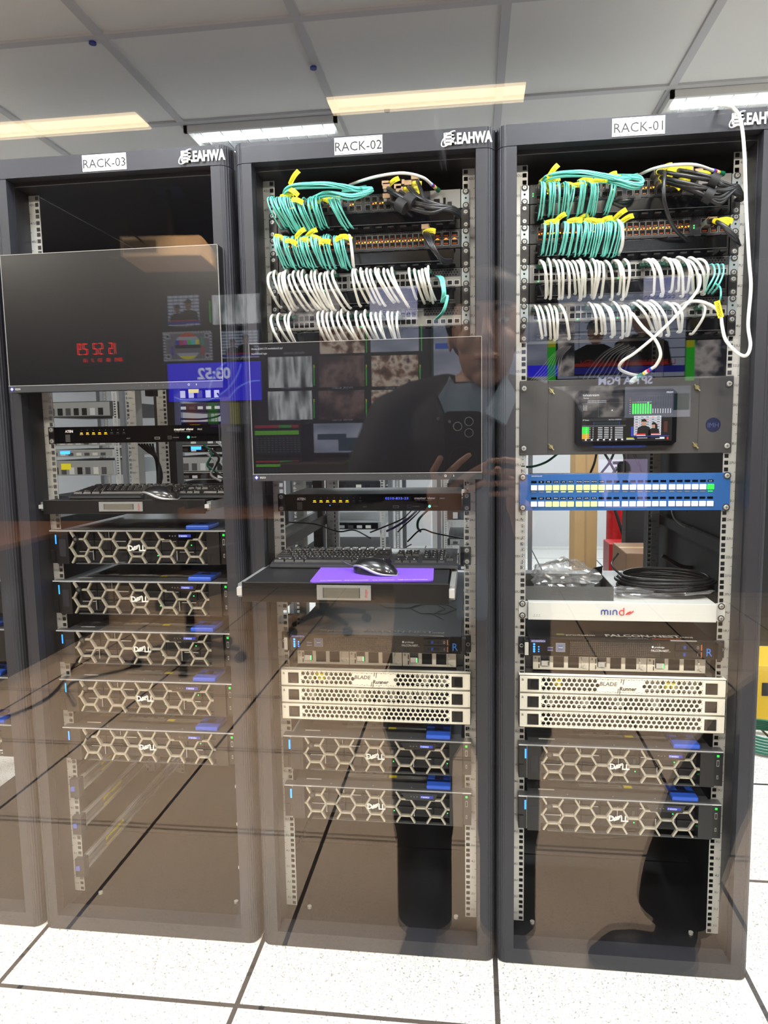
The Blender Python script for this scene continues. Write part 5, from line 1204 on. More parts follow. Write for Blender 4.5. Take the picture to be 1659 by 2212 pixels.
t, a, b, h = bx('cardboard_box', 'tall flat cardboard box standing behind RACK-01', 'cardboard box', X(1240, 1150, 2.0), X(1290, 1150, 2.0), 2.0, 2.18, 0, Z(1265, 975, 2.0), CARD); MB().box(-.004, .004, -b - .001, -b, 0, h, mat('box_tape', (180, 150, 110), .3)).build('tape', t)
t, a, b, h = bx('cardboard_box', 'small brown block standing in for a reflection in the right half behind RACK-01', 'cardboard box', X(1352, 1220, 1.5), X(1470, 1220, 1.5), 1.5, 1.8, 0, Z(1400, 1195, 1.5), mat('brown_reflection', (120, 92, 70), .7)); MB().box(-a, a, -.02, .02, h, h + .001, mat('box_tape', (0, 0, 0))).build('tape', t)  # a brown reflection, built as a solid brown box
t, a, b, h = bx('equipment_case', 'large black equipment case behind the right half of RACK-01', 'equipment case', X(1353, 1100, 1.9), X(1353, 1100, 1.9) + .9, 1.9, 2.0, 0, 1.45, BLKI)
MB().text('9RGB', (-a + .12, -b - .002, 1.12), .05, GREYD, 'l').box(-a + .02, -a + .25, -b - .001, -b, 1.25, 1.28, mat('case_violet', (70, 50, 160), .4)).build('case_print', t)
t = thing('fire_extinguisher', 'tall red fire extinguisher cylinder standing behind RACK-01', 'fire extinguisher', (X(1338, 1130, 3.2), 3.2, 0))
RP = mat('red_enamel', (205, 25, 30), .35); MB().cyl((0, 0, 0), (0, 0, .95), .085, RP, 20).cyl((0, 0, .95), (0, 0, 1.03), .085, RP, 20, .03).build('cylinder', t); MB().cyl((0, 0, 1.03), (0, 0, 1.09), .022, BLKP, 12).box(-.05, .06, -.012, .012, 1.09, 1.11, BLKP).tube(cr([(-.03, -.03, 1.07), (-.09, -.10, .95), (-.02, -.12, .7), (.06, -.12, .45)], 5), .011, RUB, 8).build('valve', t)
t, a, b, h = bx('extinguisher_box', 'red fire extinguisher box with white characters behind RACK-01', 'extinguisher box', X(1316, 1180, 2.8), X(1316, 1180, 2.8) + .40, 2.8, 3.0, 0, Z(1330, 1175, 2.8), mat('red_box', (160, 22, 26), .4)); MB().text('滅火器', (-a + .02, -b - .002, h - .14), .075, WHITE, 'l').build('characters', t)
t, a, b, h = bx('crate', 'yellow plastic crate on the floor right of RACK-01', 'crate', X(1634, 1400, 1.6), X(1634, 1400, 1.6) + .4, 1.6, 2.0, 0, .26, mat('yellow_plastic', (232, 190, 40), .4)); MB().box(-a + .03, a - .03, -b - .002, -b, .12, .18, BLKP).build('handle_slot', t)
t, a, b, h = bx('storage_cabinet', 'pale grey cabinet by the back wall seen through RACK-02', 'cabinet', -.45, .05, 5.0, 5.5, 0, 1.5, mat('pale_cabinet', (190, 192, 195), .5)); MB().box(-a + .02, a - .02, -b - .003, -b, .05, 1.45, GREY).build('door', t)
t = thing('cable_coil', 'green cable coil on the floor right of RACK-01', 'cable', (X(1660, 1440, 1.35), 1.35, .01)); c_ = MB()
for k in range(6): c_.tube([(.13 * math.cos(q) * (1 - .05 * k), .13 * math.sin(q) * (1 - .04 * k), .006 + .010 * k) for q in [2 * PI * i / 32 for i in range(33)]], .005, GCAB, 7, False)
c_.build('coil', t)
tag(MB().tube([(1.15, 1.0, .006), (1.2, 1.3, .006), (1.5, 1.7, .006), (2.2, 1.9, .006)], .006, BCAB, 6).build('floor_cable'), 'black cable lying on the white floor right of RACK-01', 'cable')
# ------------------------------------------------------------------ control room (seen as a reflection in the glass)
WY = my(4.2)
def px_(u, v, Yv=4.2): q = aty(u, v, Yv); return q.x, q.z
def lamp(x0, x1, y, label):
    t = thing('ceiling_light', label, 'linear lamp', ((x0 + x1) / 2, y, 2.55)); w = (x1 - x0) / 2
    MB().box(-w, w, -.075, .075, .012, .05, BLK).build('housing', t)
    MB().box(-w + .01, w - .01, -.058, .058, .004, .012, emit('warm_diffuser', (255, 224, 176), 8)).build('diffuser', t)
lamp(-2.6, -1.33, my(1.16), 'long warm linear lamp reflected above RACK-03')
lamp(-.60, .15, my(1.16), 'long warm linear lamp reflected above RACK-02')
for x, y, lb in ((-2.55, -5.09, 'farther'), (-1.2, -3.62, 'nearer')):
    tag(MB().cyl((0, 0, 0), (0, 0, -.02), .045, mat('downlight_ring', (90, 88, 84), .4, .5), 20).build('downlight_fitting', loc=(x, y, 2.60)), 'small round warm downlight in the dark ceiling, the %s one' % lb, 'downlight')
P_STREET = picmat('pic_street', [(40, 44, 42), (150, 155, 155), (225, 228, 230), (90, 96, 92)], 7, 2.2, (1.8, 1, .35))
P_FILM = picmat('pic_film', [(20, 16, 18), (60, 40, 42), (120, 96, 88), (50, 38, 42)], 5, 2.2)
P_LIB = picmat('pic_library', [(40, 28, 24), (120, 80, 60), (220, 200, 180), (70, 40, 34)], 11, 2.2)
P_SEA = picmat('pic_sea', [(110, 120, 140), (150, 155, 175), (190, 190, 205)], 2, 2.2, (1, 1, 3))
P_TEXT = picmat('pic_slide', [(150, 160, 220), (205, 205, 235), (235, 230, 240)], 3, 2.2)
P_SUIT = picmat('pic_suits', [(20, 22, 30), (60, 60, 70), (200, 190, 185), (40, 40, 55)], 5, 2.2)
def EB(n, c, k=1.0): return emit(n, c, k * 1.4)
KB_ = EB('wall_screen_black', (24, 23, 30), .9); LBL = EB('label_white', (190, 190, 200), 1.0); LGN = EB('meter_green', (50, 190, 50), 1.5); LYW = EB('meter_yellow', (190, 190, 40), 1.4)
class Scr:
    def __init__(s, name, label, cat, u0, v0, u1, v1, Yv=4.2, depth=.05, group=None):
        s.Yv = Yv; x0, z1 = px_(u0, v0, Yv); x1, z0 = px_(u1, v1, Yv); s.y = my(Yv); s.k = 0
        s.t = thing(name, label, cat, ((x0 + x1) / 2, s.y, z0), group=group); s.o = s.t.location.copy(); w = (x1 - x0) / 2
        MB().box(-w, w, -depth, 0, 0, z1 - z0, BLKP).build('housing', s.t, .003); s.m = MB(); s.q(-w + .01, w - .01, .01, z1 - z0 - .01, KB_, .001); s.w = w; s.h = z1 - z0
    def q(s, x0, x1, z0, z1, m, y): s.m.quad(x0, x1, z0, z1, y, m)
    def px(s, u0, v0, u1, v1, m, lay=2):
        x0, z1 = px_(u0, v0, s.Yv); x1, z0 = px_(u1, v1, s.Yv); s.q(x0 - s.o.x, x1 - s.o.x, z0 - s.o.z, z1 - s.o.z, m, .001 * lay)
        return x0 - s.o.x, x1 - s.o.x, z0 - s.o.z, z1 - s.o.z
    def text(s, t, u, v, h, m, lay=4, al='c'):
        x, z = px_(u, v, s.Yv); s.m.text(t, (x - s.o.x, .001 * lay, z - s.o.z), h, m, al, u=(-1, 0, 0))
    def done(s): return s.m.build('screen', s.t, label='lit screen')
def people(s, u0, v0, u1, v1):
    a, b, c, d = s.px(u0, v0, u1, v1, EB('sponsor_board', (170, 178, 200), 1.2), 2); W_ = b - a; H_ = d - c
    for i in range(1, 6): s.q(a + W_ * i / 6, a + W_ * i / 6 + .004, c, d, KB_, .003)
    for j in range(1, 9): s.q(a, b, c + H_ * j / 9, c + H_ * j / 9 + .006, KB_, .003)
    bk = EB('picture_dark_cloth', (22, 24, 28), .8); sk = EB('picture_skin', (120, 84, 70), .9)
    for f, g, k, hr in ((.30, .55, .20, 1), (.66, .68, .24, 0)):
        cx = a + W_ * f; cz = c + H_ * g; r = H_ * k
        s.m.prism([(cx + r * p, cz + r * q) for p, q in ((-1.6, -2.6), (-1.3, -1.1), (-.5, -.7), (.5, -.7), (1.3, -1.1), (1.6, -2.6))], .004, .005, bk)
        s.m.prism([(cx + r * .5 * math.cos(e), cz + r * .75 * math.sin(e)) for e in [2 * PI * i / 14 for i in range(14)]], .005, .006, sk)
        s.m.prism([(cx + r * .56 * math.cos(e), cz + r * (.2 + .62 * math.sin(e))) for e in [PI * i / 10 for i in range(11)]], .006, .007, bk)
        s.q(cx - r * 1.3, cx + r * 1.3, c + H_ * .14, c + H_ * .18, RED_E, .008)
    s.q(a, b, c + H_ * .05, c + H_ * .13, EB('caption_blue', (40, 40, 150), 1.2), .007)
RED_E = EB('caption_red', (170, 40, 36), 1.1)
# first wall display
s = Scr('video_display', 'wall display with test card, interview pictures and blue desktop, leftmost in the reflection', 'wall display', 338, 618, 572, 780, group=None)
people(s, 362, 640, 432, 702); s.px(458, 638, 564, 698, P_STREET); s.px(452, 650, 456, 697, LGN, 3)
people(s, 478, 716, 560, 772)
a, b, c, d = s.px(352, 718, 460, 778, EB('card_grey', (120, 120, 128), 1.0), 2); W_ = b - a; H_ = d - c; cx = (a + b) / 2; cz = (c + d) / 2
for i in range(18):
    for zz in (c, d - H_ * .07):
        s.q(a + W_ * i / 18, a + W_ * (i + .5) / 18, zz, zz + H_ * .07, LBL, .0025)
for i in range(10):
    for xx in (a, b - W_ * .05): s.q(xx, xx + W_ * .05, c + H_ * i / 10, c + H_ * (i + .5) / 10, LBL, .0025)
R_ = H_ * .46
def slab2(z0f, z1f, m, lay):   # horizontal slice of the circle
    P = []; n = 6
    for i in range(n + 1): z = z0f + (z1f - z0f) * i / n; P.append((math.sqrt(max(0, 1 - z * z)), z))
    P = P + [(-p, z) for p, z in P[::-1]]; s.m.prism([(cx + R_ * p, cz + R_ * z) for p, z in P], lay * .001, lay * .001 + .0005, m)
slab2(.70, 1, EB('c_or', (210, 90, 40), 1), 3); slab2(.45, .70, LBL, 3); slab2(-.15, .1, KB_, 3); slab2(-.5, -.15, EB('card_grey', (0, 0, 0)), 3); slab2(-.72, -.5, LBL, 3); slab2(-1, -.72, EB('c_ye', (220, 210, 40), 1.2), 3)
for i, c_ in enumerate([(220, 210, 40), (60, 200, 220), (60, 200, 70), (190, 60, 190), (200, 50, 50), (40, 50, 190)]): s.q(cx + R_ * (.92 - .31 * i), cx + R_ * (.92 - .31 * (i + 1)), cz + .1 * R_, cz + .45 * R_, EB('bar%d' % i, c_, 1.2), .0045)
for i in (-1, 1):
    for j in (-1, 1): s.q(cx + i * W_ * .40 - .02, cx + i * W_ * .40 + .02, cz + j * H_ * .34 - .02, cz + j * H_ * .34 + .02, LBL, .004); s.q(cx + i * W_ * .40 - .011, cx + i * W_ * .40 + .011, cz + j * H_ * .34 - .011, cz + j * H_ * .34 + .011, KB_, .005)
s.q(cx - W_ * .34, cx - W_ * .30, cz - H_ * .3, cz, EB('c_bl', (60, 60, 190), 1.1), .004); s.q(cx + W_ * .28, cx + W_ * .33, cz - H_ * .3, cz, EB('c_rd', (190, 70, 70), 1.1), .004); s.q(cx + W_ * .28, cx + W_ * .33, cz, cz + H_ * .3, EB('c_tl', (60, 160, 130), 1.1), .004)
for u, v in ((397, 706), (512, 704), (405, 782 - 2), (520, 777)): s.text('MV2(PK_PGM)', u, v, .018, LBL)
s.done()
s = Scr('video_display', 'wall display showing a blue desktop picture with a clock reading 03:52', 'wall display', 360, 784, 570, 866)
DBL = EB('desktop_blue', (40, 34, 215), 2.6); LBL2 = EB('desktop_swirl', (110, 130, 250), 2.4)
a, b, c, d = s.px(362, 786, 566, 864, DBL)
for cu, cv, rr_ in ((540, 860, .36), (560, 900, .30), (420, 760, .42)):
    x, z = px_(cu, cv); P = [(x - s.o.x + rr_ * math.cos(e), .004, z - s.o.z + rr_ * math.sin(e)) for e in [PI * (.35 + .8 * i / 24) + (PI if cu == 420 else 0) for i in range(25)]]
    P = [p for p in P if a < p[0] < b and c < p[2] < d]
    if len(P) > 2: s.m.tube(P, .006, LBL2, 4)
s.text('*03:52', 463, 818, .095, EB('clock_white', (215, 220, 255), 2.2)); s.done()
s = Scr('video_display', 'wall display with dim colour bars below the blue desktop', 'wall display', 376, 868, 545, 936)
for i, c_ in enumerate([(20, 20, 110), (110, 20, 30), (70, 30, 90), (30, 120, 30), (60, 60, 140), (120, 118, 30), (80, 80, 86)]): s.px(378 + i * 23.5, 870, 401.5 + i * 23.5, 916, EB('dim%d' % i, c_, 1.3))
s.px(455, 916, 480, 922, EB('dim2', (0, 0, 0))); s.px(490, 922, 520, 932, EB('dim6', (0, 0, 0))); s.done()
# second display: 3 x 4 multiview
s = Scr('video_display', 'wall display with rows of small camera pictures reflected in the middle', 'wall display', 573, 610, 926, 912)
cxs = [(579, 679), (688, 792), (802, 908)]; pics = [P_STREET, P_FILM, P_LIB]
for (v0, v1) in ((772, 836), (846, 906)):
    for i, (a_, b_) in enumerate(cxs):
        s.px(a_, v0 - i * 1.5, b_ - 4, v1 - i * 1.5, pics[i]); s.px(b_ - 2, v0 + 22, b_ + 1, v1 - 3, LGN, 3); s.px(b_ - 2, v0 + 16, b_ + 1, v0 + 22, LYW, 3); s.text('MV2(PK_BLOW)', (a_ + b_) / 2, v1 + 4, .018, LBL)
s.px(690, 712, 788, 762, P_LIB); s.px(800, 706, 905, 758, P_SEA); s.px(909, 700, 912, 758, LGN, 3); s.px(790, 715, 793, 762, LGN, 3); s.px(620, 620, 735, 700, P_SUIT)
a, b, c, d = s.px(798, 622, 902, 690, P_TEXT); s.text('800-000-9999', 850, 682, .05, EB('slide_blue', (60, 90, 190), 1.4)); s.text('MV2(PK_BLOW)', 635, 768 - 3, .018, LBL); s.done()
# third display: programme pictures
s = Scr('video_display', 'large wall display labelled SPT-A PGM with bright interview and sea pictures', 'wall display', 930, 560, 1600, 905)
s.px(936, 690, 1182, 828, P_SEA); a, b, c, d = s.px(940, 742, 1010, 752, EB('boat_blue', (40, 90, 190), 1.5), 3); s.px(1140, 790, 1220, 812, DBL, 3)
s.px(920 + 12, 700, 936, 830, EB('meter_darkgreen', (30, 80, 30), 1.1), 3)
for u in (1183, 1482): s.px(u, 735, u + 17, 822, LGN, 3); s.px(u, 735, u + 17, 750, LYW, 4)
people(s, 1206, 640, 1478, 812); s.px(1206, 655, 1240, 812, P_SUIT, 9); s.text('JON CHEN', 1300, 790, .05, RED_E, 10); s.text('LUIS CAMINOS', 1400, 788, .045, RED_E, 10)
a, b, c, d = s.px(1390, 600, 1492, 660, P_TEXT, 11); s.text('555-555-0000', 1440, 650, .045, EB('slide_blue', (0, 0, 0)), 12); s.px(1500, 735, 1592, 815, P_SUIT)
s.text('*SPT-A PGM', 1350, 830, .062, EB('clock_white', (0, 0, 0)), 10)
s.px(1350, 836, 1490, 900, P_SEA, 3); s.px(1455, 850, 1488, 885, EB('pic_darkgreen', (30, 80, 80), 1), 4); s.px(1170, 836, 1345, 900, P_SUIT, 3); s.done()
# desk and smaller monitors
DESK = mat('brown_desk_top', (128, 92, 66), .45); DKW = mat('dark_desk_side', (34, 32, 34), .6)
def desk(x0, x1, Yv0, Yv1, z, label, riser=False):
    y1 = my(Yv0); y0 = my(Yv1); t = thing('console_desk', label, 'desk', ((x0 + x1) / 2, (y0 + y1) / 2, 0)); a = (x1 - x0) / 2; b = (y1 - y0) / 2
    MB().box(-a, a, -b, b, z - .03, z, DESK).build('desk_top', t, .003)
    for sx in (-1, 1): MB().box(*sorted((sx * a, sx * (a - .03))), -b, b - .02, 0, z - .03, DKW).build('side_panel', t)
    MB().box(-a + .03, a - .03, -b, -b + .02, .1, z - .03, DKW).build('back_panel', t)
    if riser: MB().box(-a + .1, a - .1, -b, -b + .28, z + .21, z + .235, BLK).box(-a + .1, -a + .13, -b, -b + .28, z, z + .21, BLK).box(a - .13, a - .1, -b, -b + .28, z, z + .21, BLK).build('riser_shelf', t)
desk(-2.45, .9, 3.35, 4.05, .74, 'long brown console desk in front of the wall of displays', True)
desk(-3.9, -2.62, .55, 3.0, .74, 'brown side desk left of the chair in the reflection')
def edesk(label, u0, v0, u1, v1, Yv, kind, grp=None):
    s = Scr('desk_monitor', label, 'monitor', u0, v0, u1, v1, Yv, .03, grp); w, h = s.w, s.h
    if kind == 'table':
        s.q(-w + .02, w - .02, h * .80, h * .88, EB('row_red', (170, 40, 50), 1.2), .002); s.q(w * .1, w * .6, h * .80, h * .88, EB('row_green', (60, 160, 60), 1.2), .003); s.q(-w + .02, w - .02, h * .60, h * .72, EB('row_lime', (100, 180, 40), 1.5), .002)
        for i in range(12):
            for j in range(7): s.q(-w + .03 + i * w * .155, -w + .03 + i * w * .155 + w * .09, h * (.10 + j * .065), h * (.10 + j * .065) + h * .03, EB('row_grey', (90, 92, 100), .9) if (i + j) % 3 else EB('row_teal', (50, 110, 110), .9), .002)
    elif kind == 'sea':
        s.q(-w + .02, w - .02, .02, h - .02, P_SEA, .002)
        s.q(-w + .05, w * .3, h * .45, h * .62, EB('sea_dark', (50, 80, 100), 1.0), .003); s.q(0, w * .8, h * .12, h * .5, EB('sea_dark', (0, 0, 0)), .003)
    elif kind == 'violet':
        s.q(-w + .02, w - .02, .02, h - .02, EB('lilac_screen', (190, 170, 215), 1.4), .002)
        s.m.prism([(w * p, h * q) for p, q in ((-.6, .1), (-.5, .42), (-.18, .55), (.18, .55), (.5, .42), (.6, .1))], .003, .004, EB('figure_blue', (40, 50, 90), .8))
        s.m.prism([(w * .22 * math.cos(e), h * (.68 + .18 * math.sin(e))) for e in [2 * PI * i / 14 for i in range(14)]], .004, .005, EB('figure_skin', (130, 90, 85), .8)); s.m.prism([(w * .28 * math.cos(e), h * (.72 + .20 * math.sin(e))) for e in [PI * i / 10 for i in range(11)]], .005, .006, KB_)
    elif kind == 'blue': s.q(-w + .02, w - .02, .02, h - .02, EB('blue_screen', (40, 80, 190), 1.5), .002)
    s.done(); MB().box(-.05, .05, -.06, -.03, -.12, .05, BLKP).box(-.12, .12, -.14, .04, -.13, -.12, BLKP).build('stand', s.t)
edesk('desk monitor with a green and red table, upper left of the pair rows', 545, 910, 652, 984, 4.05, 'table', None)
edesk('desk monitor showing a pale sea picture above a chair back', 672, 910, 790, 982, 4.05, 'sea')
edesk('desk monitor with a green table partly behind the man\'s shoulder', 795, 912, 900, 984, 4.05, 'table')
edesk('low desk monitor with a green and red table at the left', 548, 990, 652, 1036, 3.9, 'table')
edesk('low desk monitor with a green table behind the black chair back', 674, 990, 800, 1036, 3.9, 'table')
edesk('tall lilac desk screen showing a dark-haired figure', 1286, 985, 1404, 1104, 2.6, 'violet')
edesk('small blue desk screen below the large programme display', 1250, 958, 1400, 972, 3.9, 'blue')
t = thing('cardboard_box', 'small cardboard box on the console desk beside the chair', 'cardboard box', (mir(aty(652, 1030, 3.6)).x, my(3.6), .98)); MB().box(-.12, .12, -.1, .1, 0, .07, CARD).build('body', t); MB().box(-.12, .12, -.012, .012, .07, .071, mat('box_tape', (0, 0, 0))).build('tape', t)
# LED wall clock
s = Scr('led_clock', 'red digital wall clock reading 15 52 29', 'wall clock', 155, 732, 270, 790); LR = EB('led_red', (255, 30, 20), 5)
SEG = {'0': 'abcdef', '1': 'bc', '2': 'abged', '5': 'afgcd', '9': 'abcdfg', '3': 'abgcd', '6': 'afgedc', '4': 'fgbc'}
def digit(m, ch, x, z, w, h, th, y):     # drawn for a reader facing -Y: x grows to his left
    g = {'a': (0, h - th, w, h), 'd': (0, 0, w, th), 'g': (0, h / 2 - th / 2, w, h / 2 + th / 2), 'f': (0, h / 2, th, h), 'b': (w - th, h / 2, w, h), 'e': (0, 0, th, h / 2), 'c': (w - th, 0, w, h / 2)}
    for k in SEG[ch]:
        a, b, c, d = g[k]; i = th * .12; m.quad(x - a - i, x - c + i, z + b + i, z + d - i, y, LR)
wq = s.w; xx = wq * .80
for pr in ('15', '52', '29'):
    for ch in pr: digit(s.m, ch, xx, s.h * .42, .036, s.h * .40, .008, .003); xx -= .053
    xx -= .036
xx = wq * .92
for grp in ('2025', '06', '03', '2', '26'):
    for ch in grp: digit(s.m, ch, xx, s.h * .16, .012, s.h * .12, .003, .003); xx -= .018
    xx -= .040
s.done()
# projector hanging
p0 = aty(370, 545, 2.0); t = thing('projector', 'beige projector hanging from the dark ceiling', 'projector', (p0.x + .0, my(2.0), 2.21), -.12)
PJ = mat('beige_plastic', (214, 190, 160), .5); MB().box(-.20, .20, -.17, .17, 0, .10, PJ).build('body', t, .006)
MB().box(-.19, -.02, .170, .172, .02, .08, mat('projector_panel', (110, 92, 76), .5)).build('rear_panel', t); MB().cyl((0, 0, .10), (0, 0, .39), .02, GREYD, 12).box(-.07, .07, -.07, .07, .37, .39, GREYD).build('ceiling_mount', t)
MB().tube(cr([(0, .05, .38), (-.16, .1, .30), (-.17, .16, .16), (-.08, .18, .06)], 6), .004, BCAB, 6).build('cord', t)
# office chairs
def chair(x, y, rz, label, seat=.46, back=1.0):
    t = thing('office_chair', label, 'office chair', (x, y, 0), rz, 'black office chairs'); CB = mat('chair_black', (20, 20, 22), .6)
    for k in range(5):
        a = 2 * PI * k / 5 + .3; c, s_ = math.cos(a), math.sin(a)
        l = MB().tube([(0, 0, .10), (c * .15, s_ * .15, .10), (c * .30, s_ * .30, .075)], [.025, .022, .015], CB, 8); o = l.build('base_leg', t)
        MB().cyl((c * .31 - s_ * .02, s_ * .31 + c * .02, .03), (c * .31 + s_ * .02, s_ * .31 - c * .02, .03), .03, RUB, 14).build('caster', o)
    MB().cyl((0, 0, .1), (0, 0, seat - .05), .028, CB, 14).build('gas_lift', t)
    MB().box(-.24, .24, -.23, .24, seat - .05, seat + .03, CB).build('seat', t, .03)
    MB().box(-.22, .22, -.29, -.25, seat + .12, back, CB).build('backrest', t, .03); MB().box(-.03, .03, -.31, -.27, seat - .02, seat + .2, CB).build('back_bracket', t)
    for sx in (-1, 1): MB().tube([(sx * .24, -.1, seat), (sx * .28, -.1, seat + .05), (sx * .28, -.08, seat + .22)], .015, CB, 8).box(sx * .28 - .03, sx * .28 + .03, -.16, .1, seat + .22, seat + .245, CB).build('armrest', t)
p = atz(400, 1425, .03); chair(p.x, my(p.y + .1), PI + .4, 'black office chair whose five-legged base shows in the floor reflection', .46, 1.02)
chair(-1.08, my(3.05), PI - .1, 'black office chair whose back stands before the sea picture', .46, 1.15)
tag(MB().tube([(0, 0, 0), (.01, 0, .25), (.015, .01, .27)], [.010, .012, .014], mat('gooseneck_wood', (150, 110, 80), .5), 8).build('gooseneck_microphone', loc=(aty(736, 1030, 3.3).x, my(3.42), .74)), 'tan gooseneck microphone on the console desk behind the chair back', 'microphone')
tag(MB().tube(cr([(-2.0, my(1.5), .01), (-2.2, my(1.8), .01), (-2.0, my(2.1), .01), (-2.4, my(2.3), .01), (-2.2, my(1.6), .01), (-2.3, my(1.2), .01)], 8), .006, BCAB, 6).build('floor_cable'), 'black cable lying in a loop on the warm-tinted floor of the control room', 'cable')

# ------------------------------------------------------------------ people
SKIN = mat('skin', (172, 130, 108), .5, var=.05, vscale=20); HAIR = mat('black_hair', (18, 15, 14), .55); JACK = mat('dark_navy_jacket', (20, 23, 32), .75, bump=.3, bscale=300)
SHIRT = mat('grey_blue_shirt', (112, 130, 146), .7, bump=.3, bscale=200); TROU = mat('grey_trousers', (52, 52, 54), .8, bump=.3, bscale=200); BTR = mat('black_trousers', (14, 15, 18), .8); SHOE = mat('black_shoe', (14, 14, 16), .5)
def limb(m, pts, radii, mt, n=14):
    m.tube(pts, radii, mt, n)
    for p, r in zip(pts, radii): m.ball(p, r, mt, n, 8)
def remesh(o, vox, sm=6):
    r = o.modifiers.new('remesh', 'REMESH'); r.mode = 'VOXEL'; r.voxel_size = vox; r.use_smooth_shade = True
    s_ = o.modifiers.new('smooth', 'SMOOTH'); s_.iterations = sm; s_.factor = .5
    return o
def head(m, c, yaw=0., mt=None):
    """head facing +Y; c = centre between the ears"""
    mt = mt or SKIN; Rz = Matrix.Rotation(yaw, 3, 'Z')
    K = 1.12
    def P(x, y, z): return Vector(c) + Rz @ Vector((x, y, z)) * K
    m.ball(P(0, -.012, .035), (.076*K, .094*K, .092*K), mt, 20, 14, Rz); m.ball(P(0, .020, -.030), (.057*K, .070*K, .073*K), mt, 18, 12, Rz); m.ball(P(0, .045, -.082), (.029*K, .032*K, .025*K), mt, 12, 8, Rz)
    for s_ in (-1, 1):
        m.ball(P(s_ * .034, .055, -.015), (.026*K, .026*K, .026*K), mt, 12, 8, Rz); m.ball(P(s_ * .074, -.015, -.002), (.006*K, .013*K, .026*K), mt, 10, 8, Rz)
        m.ball(P(s_ * .034, .072, .043), (.026*K, .012*K, .008*K), mt, 10, 6, Rz)
    m.tube([P(0, .080, .035), P(0, .096, .005), P(0, .103, -.012)], [.009, .012, .014], mt, 10); m.ball(P(0, .098, -.014), (.018*K, .014*K, .010*K), mt, 10, 8, Rz)
    m.ball(P(0, .083, -.047), (.026*K, .012*K, .007*K), mt, 12, 6, Rz); m.ball(P(0, .080, -.060), (.022*K, .012*K, .008*K), mt, 12, 6, Rz)
    m.tube([P(0, -.015, -.06), P(0, -.03, -.17)], [.055, .062], mt, 16)
    return P
def loft(rings, m, mt, a0=0., a1=2 * PI, n=28):
    """rings: (centre, rx, ry); open wedge when a0>0; angle measured from +Y (front)"""
    vs = []
    for c, rx_, ry_ in rings:
        for j in range(n + 1):
            a = a0 + (a1 - a0) * j / n; vs.append((c[0] + rx_ * math.sin(a), c[1] + ry_ * math.cos(a), c[2]))
    fs = [(i * (n + 1) + j, i * (n + 1) + j + 1, (i + 1) * (n + 1) + j + 1, (i + 1) * (n + 1) + j) for i in range(len(rings) - 1) for j in range(n)]
    m.add(vs, fs, mt, True)
def shoe(m, heel, toe, mt, g=1.0):
    h = Vector(heel); t_ = Vector(toe); d = (t_ - h).normalized(); P = []
    for f, r in ((0, .040), (.25, .040), (.55, .042), (.8, .040), (1, .028)): P.append((h.lerp(t_, f), r * g))
    for (p, r) in P: m.ball((p.x, p.y, r * .8), (r, r, r * .85), mt, 12, 8)
    m.tube([(p.x, p.y, r * .8) for p, r in P], [r for p, r in P], mt, 12)
    m.ball((h.x, h.y, .08 * g), (.042 * g, .042 * g, .05 * g), mt, 12, 8)
bx_, by_ = -.055, -1.92
# body: one continuous remeshed figure
m = MB(); HC = (-.022, -1.905, 1.532)
P = head(m, HC)
limb(m, [(bx_ + .005, by_ - .01, 1.40), (bx_, by_, 1.25), (bx_, by_ + .005, 1.10), (bx_, by_, .95)], [.065, .100, .095, .105], SKIN, 18)
limb(m, [(bx_ - .15, by_, 1.35), (bx_ + .15, by_, 1.35)], [.035, .035], SKIN)
LE, RE = (bx_ - .255, by_ + .07, 1.12), (bx_ + .245, by_ + .06, 1.11); LW, RW = (-.145, -1.745, 1.115), (.060, -1.755, 1.100)
for sh, el, wr in (((bx_ - .175, by_, 1.335), LE, LW), ((bx_ + .175, by_, 1.335), RE, RW)):
    limb(m, [sh, Vector(sh).lerp(Vector(el), .5), el], [.040, .040, .036], SKIN); limb(m, [el, Vector(el).lerp(Vector(wr), .5), wr], [.040, .036, .027], SKIN)
for hx, fx in ((-.09, -.178), (.085, .032)):
    limb(m, [(bx_ + hx, by_, .90), (fx, by_ + .03, .50), (fx, by_ + .01, .10)], [.085, .058, .040], SKIN)
# hands closing on the telephone
def finger(pts, r0=.0088): limb(m, pts, [r0 * (1.08 - .13 * i) for i in range(len(pts))], SKIN, 10)
# left hand (world -x): palm, index and middle lying across the back of the phone
m.ball((-.112, -1.692, 1.175), (.036, .017, .048), SKIN, 14, 10, Matrix.Rotation(-.4, 3, 'Y')); limb(m, [LW, (-.122, -1.705, 1.155)], [.027, .024], SKIN)
finger([(-.128, -1.684, 1.205), (-.133, -1.664, 1.235), (-.118, -1.652, 1.262)])
finger([(-.118, -1.684, 1.208), (-.100, -1.654, 1.232), (-.080, -1.646, 1.252), (-.060, -1.645, 1.268)], .0092)
finger([(-.100, -1.686, 1.196), (-.075, -1.654, 1.218), (-.050, -1.645, 1.236), (-.030, -1.645, 1.248)], .0088)
finger([(-.092, -1.688, 1.176), (-.070, -1.662, 1.192), (-.046, -1.650, 1.206), (-.030, -1.650, 1.212)], .0080)
finger([(-.110, -1.700, 1.175), (-.090, -1.708, 1.205), (-.075, -1.696, 1.235)], .0105)
